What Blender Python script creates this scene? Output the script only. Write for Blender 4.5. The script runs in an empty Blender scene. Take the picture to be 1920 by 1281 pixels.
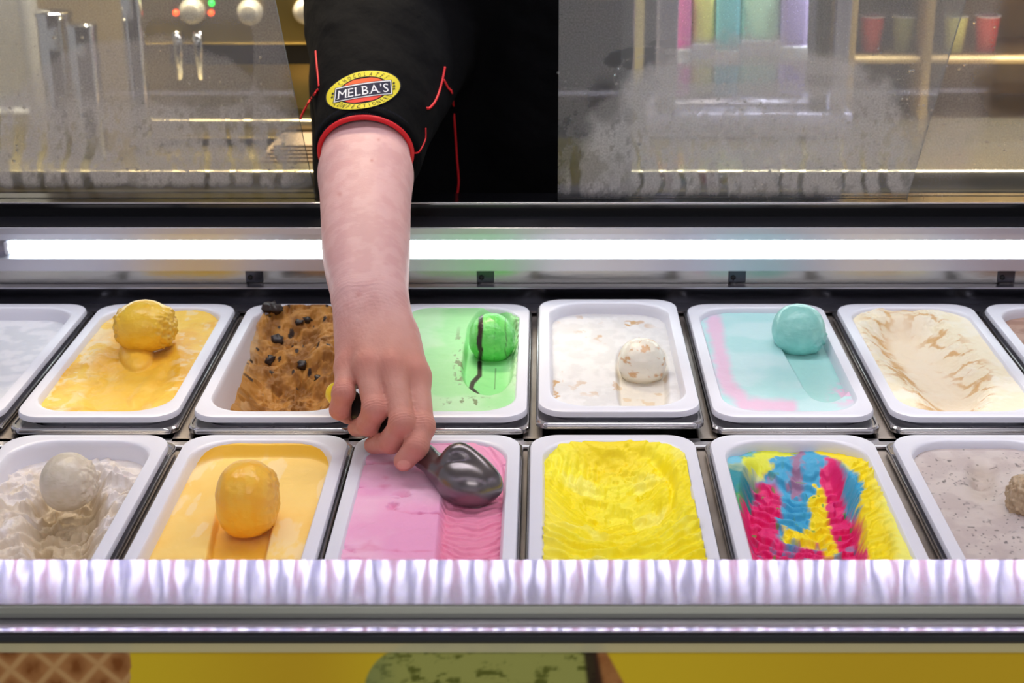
import bpy, math
import numpy as np
from mathutils import Vector
from mathutils.bvhtree import BVHTree

C = bpy.context.scene.collection
RIM = 0.95                       # world height of the tub rims
CAMZ = RIM + 0.636
F = 3000.0
PITCH = math.atan(1095.0 / F)
CP, SP = math.cos(PITCH), math.sin(PITCH)
U0, V0 = 1020.0, 640.5

# ------------------------------------------------------------------ camera, world, lights, exposure
cam_d = bpy.data.cameras.new('camera')
cam_d.sensor_width = 36.0
cam_d.lens = F / 1920.0 * 36.0
cam_d.shift_x = -60.0 / 1920.0
cam_d.dof.use_dof = True
cam_d.dof.focus_distance = 1.62
cam_d.dof.aperture_fstop = 9.0
cam_d.clip_start = 0.05
cam = bpy.data.objects.new('camera', cam_d)
C.objects.link(cam)
cam.location = (0, 0, CAMZ)
cam.rotation_euler = (math.pi / 2 - PITCH, 0, 0)
bpy.context.scene.camera = cam

world = bpy.data.worlds.new('world')
bpy.context.scene.world = world
world.use_nodes = True
world.node_tree.nodes['Background'].inputs[0].default_value = (0.90, 0.90, 1.0, 1)
world.node_tree.nodes['Background'].inputs[1].default_value = 0.38


def area(name, loc, size, size_y, power, color, rot=(0, 0, 0), spread=180):
    d = bpy.data.lights.new(name, 'AREA')
    d.shape = 'RECTANGLE'
    d.size, d.size_y = size, size_y
    d.energy = power
    d.color = color
    d.spread = math.radians(spread)
    o = bpy.data.objects.new(name, d)
    C.objects.link(o)
    o.location = loc
    o.rotation_euler = rot
    return o


area('ceiling_lamp_over_display', (0.0, 1.95, 2.62), 2.6, 0.35, 18.5, (0.94, 0.93, 1.0))
area('ceiling_lamp_customer_side', (0.3, -0.6, 2.62), 1.6, 0.4, 15, (1.0, 0.98, 0.98))
area('ceiling_lamp_kitchen', (-0.7, 3.0, 2.62), 1.2, 0.4, 60, (1.0, 0.86, 0.62), spread=92)
area('ceiling_lamp_shelves', (0.9, 3.1, 2.62), 1.2, 0.4, 92, (1.0, 0.98, 0.99), spread=92)

vs = bpy.context.scene.view_settings
vs.view_transform = 'Standard'
vs.look = 'None'
vs.gamma = 1.0
vs.use_curve_mapping = False
vs.exposure = 0.1


# ------------------------------------------------------------------ helpers
def lin(c):
    c = np.asarray(c, float) / 255.0
    return np.where(c <= 0.04045, c / 12.92, ((c + 0.055) / 1.055) ** 2.4)


def L4(c):
    r = lin(c)
    return (float(r[0]), float(r[1]), float(r[2]), 1.0)


def at(u, v, zc):
    """world point seen at pixel (u, v) at camera depth zc"""
    xc = (u - U0) * zc / F
    yc = (v - V0) * zc / F           # downwards
    return np.array([xc, zc * CP - yc * SP, CAMZ - zc * SP - yc * CP])


def at_z(u, v, z):
    """world point seen at pixel (u, v) at height z above the tub rims"""
    h = CAMZ - RIM - z
    return at(u, v, F * h / (CP * (v + 455.0)))


def at_d(u, v, D):
    h = (v + 455.0) * CP * D / (F / CP - SP * (v + 455.0))
    return at(u, v, D * CP + h * SP)


def proj(x, y, z):
    h = CAMZ - z
    zc = y * CP + h * SP
    return U0 + F * x / zc, V0 + F * (h * CP - y * SP) / zc


def sstep(e0, e1, x):
    t = np.clip((x - e0) / (e1 - e0), 0, 1)
    return t * t * (3 - 2 * t)


def _hash(ix, iy, iz, seed):
    h = (ix.astype(np.int64) * 374761393 + iy.astype(np.int64) * 668265263 + iz.astype(np.int64) * 2147483647 + seed * 974634541) & 0xFFFFFFFF
    h = ((h ^ (h >> 13)) * 1274126177) & 0xFFFFFFFF
    h = ((h ^ (h >> 16)) * 2246822519) & 0xFFFFFFFF
    return ((h ^ (h >> 15)) & 0xFFFFFF) / float(0xFFFFFF)


def vnoise(x, y, z=None, seed=0):
    x = np.asarray(x, float); y = np.asarray(y, float)
    ix, iy = np.floor(x), np.floor(y)
    fx, fy = x - ix, y - iy
    wx = fx ** 3 * (fx * (fx * 6 - 15) + 10)
    wy = fy ** 3 * (fy * (fy * 6 - 15) + 10)
    if z is None:
        o = np.zeros_like(ix)
        a = _hash(ix, iy, o, seed) * (1 - wx) + _hash(ix + 1, iy, o, seed) * wx
        b = _hash(ix, iy + 1, o, seed) * (1 - wx) + _hash(ix + 1, iy + 1, o, seed) * wx
        return a * (1 - wy) + b * wy
    z = np.asarray(z, float)
    iz = np.floor(z); fz = z - iz
    wz = fz ** 3 * (fz * (fz * 6 - 15) + 10)
    r = []
    for k in (0, 1):
        a = _hash(ix, iy, iz + k, seed) * (1 - wx) + _hash(ix + 1, iy, iz + k, seed) * wx
        b = _hash(ix, iy + 1, iz + k, seed) * (1 - wx) + _hash(ix + 1, iy + 1, iz + k, seed) * wx
        r.append(a * (1 - wy) + b * wy)
    return r[0] * (1 - wz) + r[1] * wz


def fbm(x, y, z=None, octv=4, seed=0, gain=0.5):
    s, a, t = 0.0, 1.0, 0.0
    f = 1.0
    for o in range(octv):
        s = s + a * vnoise(x * f, y * f, None if z is None else z * f, seed + o * 17)
        t += a
        a *= gain
        f *= 2.03
    return s / t


def ridged(x, y, octv=3, seed=0):
    s, a, t, f = 0.0, 1.0, 0.0, 1.0
    for o in range(octv):
        s = s + a * (1 - np.abs(2 * vnoise(x * f, y * f, None, seed + 31 * o) - 1))
        t += a; a *= 0.5; f *= 2.1
    return s / t


def mixc(c0, c1, m):
    m = np.asarray(m)[..., None]
    return c0 * (1 - m) + c1 * m


# ------------------------------------------------------------------ materials
def mat(name, color, rough=0.5, metal=0.0, bump=None, attr=False, sss=0.0, sss_r=(1, .6, .4), emit=None, coat=0.0, spec=0.5, aniso=0.0, colvar=None):
    m = bpy.data.materials.new(name)
    m.use_nodes = True
    nt = m.node_tree
    b = nt.nodes['Principled BSDF']
    b.inputs['Base Color'].default_value = L4(color)
    b.inputs['Roughness'].default_value = rough
    b.inputs['Metallic'].default_value = metal
    b.inputs['Specular IOR Level'].default_value = spec
    if coat:
        b.inputs['Coat Weight'].default_value = coat
        b.inputs['Coat Roughness'].default_value = 0.15
    if sss:
        b.inputs['Subsurface Weight'].default_value = sss
        b.inputs['Subsurface Radius'].default_value = sss_r
        b.inputs['Subsurface Scale'].default_value = 0.0018
    if attr:
        a = nt.nodes.new('ShaderNodeAttribute')
        a.attribute_name = 'tint'
        nt.links.new(a.outputs['Color'], b.inputs['Base Color'])
    tc = None
    if bump or colvar:
        tc = nt.nodes.new('ShaderNodeTexCoord')
    if bump:
        prev = None
        for (scale, strength, dist, stretch) in bump:
            mp = nt.nodes.new('ShaderNodeMapping')
            mp.inputs['Scale'].default_value = stretch
            nt.links.new(tc.outputs['Object'], mp.inputs['Vector'])
            n = nt.nodes.new('ShaderNodeTexNoise')
            n.inputs['Scale'].default_value = scale
            n.inputs['Detail'].default_value = 4
            nt.links.new(mp.outputs['Vector'], n.inputs['Vector'])
            bp = nt.nodes.new('ShaderNodeBump')
            bp.inputs['Strength'].default_value = strength
            bp.inputs['Distance'].default_value = dist
            nt.links.new(n.outputs['Fac'], bp.inputs['Height'])
            if prev:
                nt.links.new(prev.outputs['Normal'], bp.inputs['Normal'])
            prev = bp
        nt.links.new(prev.outputs['Normal'], b.inputs['Normal'])
    if colvar:
        c2, scale, stretch = colvar
        mp = nt.nodes.new('ShaderNodeMapping')
        mp.inputs['Scale'].default_value = stretch
        nt.links.new(tc.outputs['Object'], mp.inputs['Vector'])
        n = nt.nodes.new('ShaderNodeTexNoise')
        n.inputs['Scale'].default_value = scale
        n.inputs['Detail'].default_value = 5
        nt.links.new(mp.outputs['Vector'], n.inputs['Vector'])
        r = nt.nodes.new('ShaderNodeValToRGB')
        r.color_ramp.elements[0].position = 0.35
        r.color_ramp.elements[1].position = 0.65
        r.color_ramp.elements[0].color = L4(color)
        r.color_ramp.elements[1].color = L4(c2)
        nt.links.new(n.outputs['Fac'], r.inputs['Fac'])
        nt.links.new(r.outputs['Color'], b.inputs['Base Color'])
    if aniso:
        b.inputs['Anisotropic'].default_value = aniso
        b.inputs['Anisotropic Rotation'].default_value = 0.25
        t = nt.nodes.new('ShaderNodeTangent')
        t.direction_type = 'UV_MAP'
        nt.links.new(t.outputs['Tangent'], b.inputs['Tangent'])
    if emit:
        b.inputs['Emission Color'].default_value = L4(emit[0])
        b.inputs['Emission Strength'].default_value = emit[1]
    return m


ONE = (1, 1, 1)
M = {}
M['tub'] = mat('white_plastic', (232, 232, 242), 0.32, bump=[(60, 0.12, 0.001, ONE)], spec=0.45)
M['steel'] = mat('brushed_steel', (200, 198, 204), 0.28, 1.0, bump=[(300, 0.10, 0.0005, (0.03, 1, 1))])
M['housing_steel'] = mat('housing_steel', (206, 206, 216), 0.42, 0.9)
M['pan_steel'] = mat('pan_steel', (222, 220, 220), 0.2, 1.0, bump=[(25, 0.10, 0.002, ONE)])
M['divider'] = mat('divider_steel', (168, 158, 150), 0.4, 0.7, bump=[(40, 0.1, 0.001, ONE)], colvar=((140, 130, 122), 14, (1, 1, 1)))
M['dark_steel'] = mat('dark_steel', (74, 74, 80), 0.2, 1.0, bump=[(8, 0.15, 0.004, (1, 1, 3))])
M['wall_steel'] = mat('wall_steel', (176, 174, 168), 0.2, 1.0, bump=[(6, 0.2, 0.006, (1, 1, 3))])
M['lip_steel'] = mat('lip_steel', (222, 218, 232), 0.115, 1.0, bump=[(7, 0.5, 0.0020, (1, 0.6, 0.6)), (28, 0.08, 0.0008, (1, 0.5, 0.5))], aniso=0.97)
M['black_gloss'] = mat('black_gloss', (10, 10, 13), 0.12, spec=0.5)
M['black_matt'] = mat('black_matt', (16, 16, 18), 0.5)
M['shelf_black'] = mat('shelf_black', (38, 38, 46), 0.3, 0.6)
M['seal'] = mat('grey_seal', (150, 152, 138), 0.3, 0.3)
M['dark_trim'] = mat('dark_trim', (34, 35, 35), 0.4)
M['print'] = mat('printed_panel', (200, 170, 30), 0.35, attr=True)
M['ice'] = mat('ice_cream', (255, 255, 255), 0.42, attr=True, bump=[(420, 0.18, 0.0008, ONE)], sss=0.06, spec=0.35)
M['ice_rough'] = mat('ice_cream_rough', (255, 255, 255), 0.5, attr=True, bump=[(300, 0.3, 0.0012, ONE)], sss=0.05, spec=0.3)
M['ball'] = mat('ice_cream_ball', (255, 255, 255), 0.3, attr=True, bump=[(260, 0.3, 0.0010, (1, 1, 2.2))], sss=0.08, spec=0.5)
M['skin'] = mat('skin', (220, 170, 155), 0.48, attr=True, bump=[(900, 0.30, 0.0006, ONE), (220, 0.18, 0.0010, (1, 1.6, 1.6))], sss=0.12, sss_r=(1, .35, .2), spec=0.2)
M['shirt'] = mat('black_cloth', (7, 7, 10), 0.85, bump=[(900, 0.35, 0.0008, ONE), (14, 0.5, 0.012, ONE)], spec=0.1)
M['rib'] = mat('ribbed_cuff', (16, 17, 26), 0.85, spec=0.2)
M['red'] = mat('red_piping', (226, 22, 34), 0.6)
M['trousers'] = mat('black_trousers', (12, 12, 14), 0.8)
M['badge_black'] = mat('badge_black', (22, 20, 30), 0.8)
M['badge_yellow'] = mat('badge_yellow', (232, 216, 40), 0.7, bump=[(900, 0.3, 0.0005, ONE)])
M['badge_red'] = mat('badge_red', (226, 50, 26), 0.7)
M['badge_orange'] = mat('badge_orange', (240, 92, 28), 0.7)
M['badge_navy'] = mat('badge_navy', (26, 26, 56), 0.8)
M['badge_white'] = mat('badge_white', (240, 240, 244), 0.7)
M['scoop_metal'] = mat('scoop_metal', (126, 119, 120), 0.27, 0.92, bump=[(700, 0.08, 0.0003, (0.1, 1, 1))])
M['grip'] = mat('black_grip', (26, 24, 24), 0.4)
M['cap_yellow'] = mat('yellow_cap', (246, 214, 10), 0.3)
M['led'] = mat('led_diffuser', (250, 255, 252), 0.4, emit=((240, 255, 250), 5.0))
M['led_dot'] = mat('led_dot', (255, 255, 255), 0.4, emit=((236, 236, 255), 34.0))
M['added_led_pink'] = mat('added_led_pink', (255, 120, 160), 0.4, emit=((240, 90, 150), 6.0))
M['added_led_violet'] = mat('added_led_violet', (150, 150, 220), 0.4, emit=((120, 110, 200), 5.0))
M['led_chip'] = mat('led_chip', (255, 255, 255), 0.4, emit=((240, 255, 252), 16.0))
M['glass_edge'] = mat('glass_edge', (170, 176, 176), 0.2, spec=0.8)
M['chip'] = mat('dark_chocolate', (42, 26, 20), 0.4)


def glass_mat():
    m = bpy.data.materials.new('misted_glass')
    m.use_nodes = True
    nt = m.node_tree
    nt.nodes.clear()
    out = nt.nodes.new('ShaderNodeOutputMaterial')
    tr = nt.nodes.new('ShaderNodeBsdfTransparent')
    tr.inputs[0].default_value = (0.9, 0.92, 0.92, 1)
    gl = nt.nodes.new('ShaderNodeBsdfGlossy')
    gl.inputs['Roughness'].default_value = 0.03
    fr = nt.nodes.new('ShaderNodeFresnel')
    fr.inputs[0].default_value = 1.5
    mx = nt.nodes.new('ShaderNodeMixShader')
    nt.links.new(fr.outputs[0], mx.inputs[0])
    nt.links.new(tr.outputs[0], mx.inputs[1])
    nt.links.new(gl.outputs[0], mx.inputs[2])
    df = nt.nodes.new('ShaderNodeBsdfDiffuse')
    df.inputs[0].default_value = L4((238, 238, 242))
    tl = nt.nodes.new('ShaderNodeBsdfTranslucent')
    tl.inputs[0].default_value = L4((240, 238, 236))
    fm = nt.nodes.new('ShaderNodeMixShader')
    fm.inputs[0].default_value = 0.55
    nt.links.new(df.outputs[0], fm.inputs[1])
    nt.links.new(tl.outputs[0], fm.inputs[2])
    at_ = nt.nodes.new('ShaderNodeAttribute')
    at_.attribute_name = 'fog_and_reflection'  # mist amount, plus a painted grey veil for reflections in the glass
    # grainy beading of the mist
    tc = nt.nodes.new('ShaderNodeTexCoord')
    no = nt.nodes.new('ShaderNodeTexNoise')
    no.inputs['Scale'].default_value = 420
    no.inputs['Detail'].default_value = 3
    nt.links.new(tc.outputs['Object'], no.inputs['Vector'])
    mr = nt.nodes.new('ShaderNodeMapRange')
    mr.inputs['From Min'].default_value = 0.3
    mr.inputs['From Max'].default_value = 0.7
    mr.inputs['To Min'].default_value = 0.72
    mr.inputs['To Max'].default_value = 1.12
    nt.links.new(no.outputs['Fac'], mr.inputs['Value'])
    mu = nt.nodes.new('ShaderNodeMath')
    mu.operation = 'MULTIPLY'
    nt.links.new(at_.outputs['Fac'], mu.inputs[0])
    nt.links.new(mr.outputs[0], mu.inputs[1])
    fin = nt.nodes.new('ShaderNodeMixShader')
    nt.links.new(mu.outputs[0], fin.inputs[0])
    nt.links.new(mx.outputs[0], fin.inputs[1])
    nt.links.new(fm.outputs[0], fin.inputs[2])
    nt.links.new(fin.outputs[0], out.inputs[0])
    return m


M['glass'] = glass_mat()


def drop_mat():
    m = bpy.data.materials.new('water_drop')
    m.use_nodes = True
    b = m.node_tree.nodes['Principled BSDF']
    b.inputs['Transmission Weight'].default_value = 0.9
    b.inputs['Roughness'].default_value = 0.03
    b.inputs['IOR'].default_value = 1.33
    b.inputs['Base Color'].default_value = (0.9, 0.9, 0.9, 1)
    return m


M['drop'] = drop_mat()


# ------------------------------------------------------------------ object helpers
def wloc(o):
    p = np.zeros(3)
    while o is not None:
        p += np.array(o.location)
        o = o.parent
    return p


def obj(name, verts, faces, m, parent=None, smooth=True, tint=None, fog_and_reflection=None, world_coords=True, uvx=False, loc=None, mats=None, midx=None):
    """one mesh object; verts in world coordinates unless world_coords is False"""
    verts = np.asarray(verts, float)
    if loc is not None:
        verts = verts - np.asarray(loc)
    elif parent is not None and world_coords:
        verts = verts - wloc(parent)
    me = bpy.data.meshes.new(name)
    if isinstance(faces, np.ndarray):
        n, k = faces.shape
        me.vertices.add(len(verts))
        me.vertices.foreach_set('co', verts.astype(np.float32).ravel())
        me.loops.add(n * k)
        me.loops.foreach_set('vertex_index', faces.astype(np.int32).ravel())
        me.polygons.add(n)
        me.polygons.foreach_set('loop_start', np.arange(0, n * k, k, dtype=np.int32))
        me.polygons.foreach_set('loop_total', np.full(n, k, dtype=np.int32))
        me.update(calc_edges=True)
    else:
        me.from_pydata(verts.tolist(), [], [tuple(int(i) for i in f) for f in faces])
    me.validate()
    for mm in (mats or [m]):
        me.materials.append(mm)
    if midx is not None:
        me.polygons.foreach_set('material_index', np.asarray(midx, dtype=np.int32))
    me.polygons.foreach_set('use_smooth', np.full(len(me.polygons), bool(smooth)))
    if smooth == 'auto':
        me.set_sharp_from_angle(angle=math.radians(40))
    if tint is not None:
        a = me.attributes.new('tint', 'FLOAT_COLOR', 'POINT')
        col = np.ones((len(verts), 4), np.float32)
        col[:, :3] = tint
        a.data.foreach_set('color', col.ravel())
    if fog_and_reflection is not None:
        a = me.attributes.new('fog_and_reflection', 'FLOAT', 'POINT')
        a.data.foreach_set('value', np.asarray(fog_and_reflection, np.float32))
    if uvx:
        uv = me.uv_layers.new(name='UVMap')
        li = np.zeros(len(me.loops), np.int32)
        me.loops.foreach_get('vertex_index', li)
        # u follows the length of the steel, v its developed height
        uvs = np.stack([verts[li, 0], verts[li, 1] + verts[li, 2]], 1)
        uv.data.foreach_set('uv', uvs.astype(np.float32).ravel())
    o = bpy.data.objects.new(name, me)
    C.objects.link(o)
    if loc is not None:
        o.location = loc
    if parent is not None:
        o.parent = parent
    return o


def thing(name, label, cat, loc=(0, 0, 0), group=None):
    o = bpy.data.objects.new(name, None)
    C.objects.link(o)
    o.location = loc
    o.empty_display_size = 0.05
    return tag(o, label, cat, group)


def tag(o, label=None, cat=None, group=None, kind=None):
    if label:
        o['label'] = label
    if cat:
        o['category'] = cat
    if group:
        o['group'] = group
    if kind:
        o['kind'] = kind
    return o


def box(x0, x1, y0, y1, z0, z1, b=0.0):
    """box with (optionally) chamfered edges: verts, faces"""
    if b <= 0:
        v = [(x0, y0, z0), (x1, y0, z0), (x1, y1, z0), (x0, y1, z0), (x0, y0, z1), (x1, y0, z1), (x1, y1, z1), (x0, y1, z1)]
        f = [(0, 3, 2, 1), (4, 5, 6, 7), (0, 1, 5, 4), (1, 2, 6, 5), (2, 3, 7, 6), (3, 0, 4, 7)]
        return np.array(v, float), f
    hx, hy = (x1 - x0) / 2, (y1 - y0) / 2
    b = min(b, hx * .9, hy * .9, (z1 - z0) * .45)
    loops = []
    c = np.array([(x0 + x1) / 2, (y0 + y1) / 2, 0])
    for (ins, z) in ((b, z0), (b * .3, z0 + b * .3), (0, z0 + b), (0, z1 - b), (b * .3, z1 - b * .3), (b, z1)):
        loops.append(rr(hx - ins, hy - ins, b, 3) + [0, 0, z] + c)
    return loft(loops, True, True)


def rr(hx, hy, r, n=8):
    pts = []
    r = min(r, hx * .98, hy * .98)
    for (cx, cy, a0) in ((hx - r, hy - r, 0), (-hx + r, hy - r, 90), (-hx + r, -hy + r, 180), (hx - r, -hy + r, 270)):
        for i in range(n + 1):
            a = math.radians(a0 + 90 * i / n)
            pts.append((cx + r * math.cos(a), cy + r * math.sin(a), 0))
    return np.array(pts)


def loft(loops, cap0=False, cap1=False):
    n = len(loops[0])
    v = np.concatenate(loops)
    f = []
    for i in range(len(loops) - 1):
        for j in range(n):
            k = (j + 1) % n
            f.append((i * n + j, i * n + k, (i + 1) * n + k, (i + 1) * n + j))
    if cap0:
        f.append(tuple(reversed(range(n))))
    if cap1:
        f.append(tuple(range((len(loops) - 1) * n, len(loops) * n)))
    return v, f


def join(parts):
    V, Fc, o = [], [], 0
    for v, f in parts:
        V.append(np.asarray(v, float))
        Fc += [tuple(i + o for i in q) for q in f]
        o += len(v)
    return np.concatenate(V), Fc


def lathe(profile, c, n=32, axis='z'):
    """profile: list of (r, h)"""
    loops = []
    for r, h in profile:
        a = np.linspace(0, 2 * math.pi, n, endpoint=False)
        p = np.stack([r * np.cos(a), r * np.sin(a), np.full(n, h)], 1)
        if axis == 'y':
            p = p[:, [0, 2, 1]] * [1, -1, 1]
        loops.append(p + np.asarray(c))
    return loft(loops, True, True)


def tube(pts, r, n=8, closed=False):
    pts = [np.asarray(p, float) for p in pts]
    m = len(pts)
    rad = r if hasattr(r, '__len__') else [r] * m
    loops = []
    ref = None
    for i, p in enumerate(pts):
        a = pts[(i - 1) % m] if (closed or i > 0) else p
        b = pts[(i + 1) % m] if (closed or i < m - 1) else p
        t = (b - a) / (np.linalg.norm(b - a) + 1e-12)
        if ref is None:
            ref = np.array([0, 0, 1.0]) if abs(t[2]) < .9 else np.array([1.0, 0, 0])
        s = np.cross(t, ref); s /= np.linalg.norm(s) + 1e-12
        ref = np.cross(s, t)
        an = np.linspace(0, 2 * math.pi, n, endpoint=False)
        loops.append(p + rad[i] * (np.cos(an)[:, None] * s + np.sin(an)[:, None] * ref))
    if closed:
        v, f = loft(loops)
        o = (m - 1) * n
        for j in range(n):
            k = (j + 1) % n
            f.append((o + j, o + k, k, j))
        return v, f
    return loft(loops, True, True)


def smooth_path(pts, n=40):
    """Catmull-Rom through pts"""
    pts = np.asarray(pts, float)
    P = np.concatenate([[2 * pts[0] - pts[1]], pts, [2 * pts[-1] - pts[-2]]])
    out = []
    m = len(pts) - 1
    for s in np.linspace(0, m - 1e-6, n):
        i = int(s); t = s - i
        p0, p1, p2, p3 = P[i], P[i + 1], P[i + 2], P[i + 3]
        out.append(.5 * ((2 * p1) + (-p0 + p2) * t + (2 * p0 - 5 * p1 + 4 * p2 - p3) * t * t + (-p0 + 3 * p1 - 3 * p2 + p3) * t ** 3))
    return np.array(out)


def extrude_x(profile, x0, x1, nx=1):
    """closed (y, z) outline swept along x"""
    loops = [np.array([(x, p[0], p[1]) for p in profile], float) for x in np.linspace(x0, x1, nx + 1)]
    return loft(loops, True, True)


# ------------------------------------------------------------------ signed distance modelling (for the arm, the shirt, the scoop)
class Field:
    def __init__(s, lo, hi, h):
        s.lo = np.array(lo, float); s.h = h
        s.n = np.ceil((np.array(hi) - s.lo) / h).astype(int) + 1
        s.F = np.full(tuple(s.n), 1.0, np.float32)

    def block(s, lo, hi):
        a = np.clip(np.floor((np.asarray(lo) - s.lo) / s.h).astype(int), 0, s.n)
        b = np.clip(np.ceil((np.asarray(hi) - s.lo) / s.h).astype(int) + 1, 0, s.n)
        sl = tuple(slice(int(p), int(q)) for p, q in zip(a, b))
        ax = [s.lo[i] + s.h * np.arange(a[i], b[i]) for i in range(3)]
        X, Y, Z = np.meshgrid(*ax, indexing='ij', sparse=True)
        return sl, X.astype(np.float32), Y.astype(np.float32), Z.astype(np.float32)

    def cone(s, a, b, ra, rb, k=0.0, margin=0.03):
        a = np.asarray(a, float); b = np.asarray(b, float)
        m = max(ra, rb) + margin + k
        sl, X, Y, Z = s.block(np.minimum(a, b) - m, np.maximum(a, b) + m)
        if 0 in s.F[sl].shape:
            return s
        d = b - a
        L = max(float(d @ d), 1e-12)
        t = np.clip(((X - a[0]) * d[0] + (Y - a[1]) * d[1] + (Z - a[2]) * d[2]) / L, 0, 1)
        r = ra + (rb - ra) * t
        D = np.sqrt((X - a[0] - t * d[0]) ** 2 + (Y - a[1] - t * d[1]) ** 2 + (Z - a[2] - t * d[2]) ** 2) - r
        s.F[sl] = smin(s.F[sl], D.astype(np.float32), k)
        return s

    def ellip(s, c, R, rad, k=0.0, margin=0.03, sub=False):
        """ellipsoid, R rows = its axes"""
        c = np.asarray(c, float); R = np.asarray(R, float); rad = np.asarray(rad, float)
        m = rad.max() + margin + k
        sl, X, Y, Z = s.block(c - m, c + m)
        q = [(X - c[0]) * R[i][0] + (Y - c[1]) * R[i][1] + (Z - c[2]) * R[i][2] for i in range(3)]
        k0 = np.sqrt(sum((q[i] / rad[i]) ** 2 for i in range(3)))
        k1 = np.sqrt(sum((q[i] / rad[i] ** 2) ** 2 for i in range(3))) + 1e-9
        D = (k0 * (k0 - 1) / k1).astype(np.float32)
        if sub:
            s.F[sl] = -smin(-s.F[sl], D, k)
        else:
            s.F[sl] = smin(s.F[sl], D, k)
        return s

    def mesh(s):
        return surface_nets(s.F, s.lo, s.h)


def smin(a, b, k):
    if k <= 0:
        return np.minimum(a, b)
    h = np.clip(0.5 + 0.5 * (b - a) / k, 0, 1)
    return b * (1 - h) + a * h - k * h * (1 - h)


def surface_nets(Fv, lo, h):
    ins = Fv < 0
    nx, ny, nz = Fv.shape
    cnt = np.zeros((nx - 1, ny - 1, nz - 1), np.int8)
    for i in (0, 1):
        for j in (0, 1):
            for k in (0, 1):
                cnt += ins[i:nx - 1 + i, j:ny - 1 + j, k:nz - 1 + k]
    act = (cnt > 0) & (cnt < 8)
    I, J, K = np.nonzero(act)
    idx = np.full(act.shape, -1, np.int64)
    idx[I, J, K] = np.arange(len(I))
    acc = np.zeros((len(I), 3)); num = np.zeros(len(I))
    cor = [(0, 0, 0), (1, 0, 0), (0, 1, 0), (1, 1, 0), (0, 0, 1), (1, 0, 1), (0, 1, 1), (1, 1, 1)]
    val = [Fv[I + c[0], J + c[1], K + c[2]].astype(float) for c in cor]
    for p in range(8):
        for q in range(p + 1, 8):
            if sum(abs(a - b) for a, b in zip(cor[p], cor[q])) != 1:
                continue
            cr = (val[p] < 0) != (val[q] < 0)
            t = np.where(cr, val[p] / np.where(cr, val[p] - val[q], 1), 0)
            pos = np.array(cor[p])[None] + t[:, None] * (np.array(cor[q]) - np.array(cor[p]))[None]
            acc += pos * cr[:, None]; num += cr
    V = (acc / num[:, None] + np.stack([I, J, K], 1)) * h + lo
    quads = []
    for ax in range(3):
        s0 = [slice(None)] * 3; s1 = [slice(None)] * 3
        s0[ax] = slice(0, -1); s1[ax] = slice(1, None)
        a, b = ins[tuple(s0)], ins[tuple(s1)]
        for flip in (False, True):
            m = (a & ~b) if not flip else (~a & b)
            P = np.stack(np.nonzero(m), 1)
            o1, o2 = (ax + 1) % 3, (ax + 2) % 3
            ok = (P[:, o1] > 0) & (P[:, o2] > 0) & (P[:, o1] < Fv.shape[o1] - 1) & (P[:, o2] < Fv.shape[o2] - 1)
            P = P[ok]
            def g(d1, d2):
                Q = P.copy(); Q[:, o1] -= d1; Q[:, o2] -= d2
                return idx[Q[:, 0], Q[:, 1], Q[:, 2]]
            q = np.stack([g(1, 1), g(0, 1), g(0, 0), g(1, 0)], 1)
            quads.append(q[:, ::-1] if flip else q)
    return V, np.concatenate(quads)


def relax(V, Q, it=2, lam=0.5):
    for _ in range(it):
        acc = np.zeros_like(V); n = np.zeros(len(V))
        for a, b in ((0, 1), (1, 2), (2, 3), (3, 0)):
            np.add.at(acc, Q[:, a], V[Q[:, b]]); np.add.at(n, Q[:, a], 1)
            np.add.at(acc, Q[:, b], V[Q[:, a]]); np.add.at(n, Q[:, b], 1)
        V = V * (1 - lam) + lam * acc / np.maximum(n, 1)[:, None]
    return V


def subdiv(V, Q):
    """every quad into four"""
    E = np.concatenate([Q[:, [0, 1]], Q[:, [1, 2]], Q[:, [2, 3]], Q[:, [3, 0]]])
    E.sort(axis=1)
    key = E[:, 0] * len(V) + E[:, 1]
    uq, first, inv = np.unique(key, return_index=True, return_inverse=True)
    n = len(V); m = len(Q)
    mid = (V[E[first, 0]] + V[E[first, 1]]) / 2
    cen = V[Q].mean(1)
    e = inv.reshape(4, m) + n
    c = np.arange(m) + n + len(uq)
    W = np.concatenate([V, mid, cen])
    q = np.concatenate([np.stack([Q[:, 0], e[0], c, e[3]], 1), np.stack([e[0], Q[:, 1], e[1], c], 1), np.stack([c, e[1], Q[:, 2], e[2]], 1), np.stack([e[3], c, e[2], Q[:, 3]], 1)])
    return W, q


def normals(V, Q):
    n = np.cross(V[Q[:, 2]] - V[Q[:, 0]], V[Q[:, 3]] - V[Q[:, 1]])
    N = np.zeros_like(V)
    for i in range(4):
        np.add.at(N, Q[:, i], n)
    return N / (np.linalg.norm(N, axis=1)[:, None] + 1e-12)


# ------------------------------------------------------------------ the room
XA, XB = -1.55, 1.55            # the length of the display that is built


def struct(name, v, f, m, label=None):
    o = obj(name, v, f, m, smooth=False)
    o['kind'] = 'structure'
    return o


M['floor'] = mat('floor_tiles', (120, 116, 112), 0.4, colvar=((100, 96, 92), 5, ONE))
M['wall_warm'] = mat('wall_paint_warm', (150, 132, 92), 0.6, colvar=((132, 114, 78), 3, ONE))
M['ceiling'] = mat('ceiling_paint', (215, 215, 222), 0.8)
struct('floor', *box(-3, 3, -2.5, 4.2, -0.05, 0), M['floor'])
struct('wall_back', *box(-3, 3, 4.0, 4.1, 0, 2.9), M['wall_warm'])
struct('ceiling', *box(-3, 3, -2.5, 4.2, 2.75, 2.85), M['ceiling'])

# ------------------------------------------------------------------ the display counter
R = RIM
cnt = thing('ice_cream_display_counter', 'long stainless steel ice cream display counter with a yellow printed front', 'counter', (0, 1.45, 0))

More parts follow.
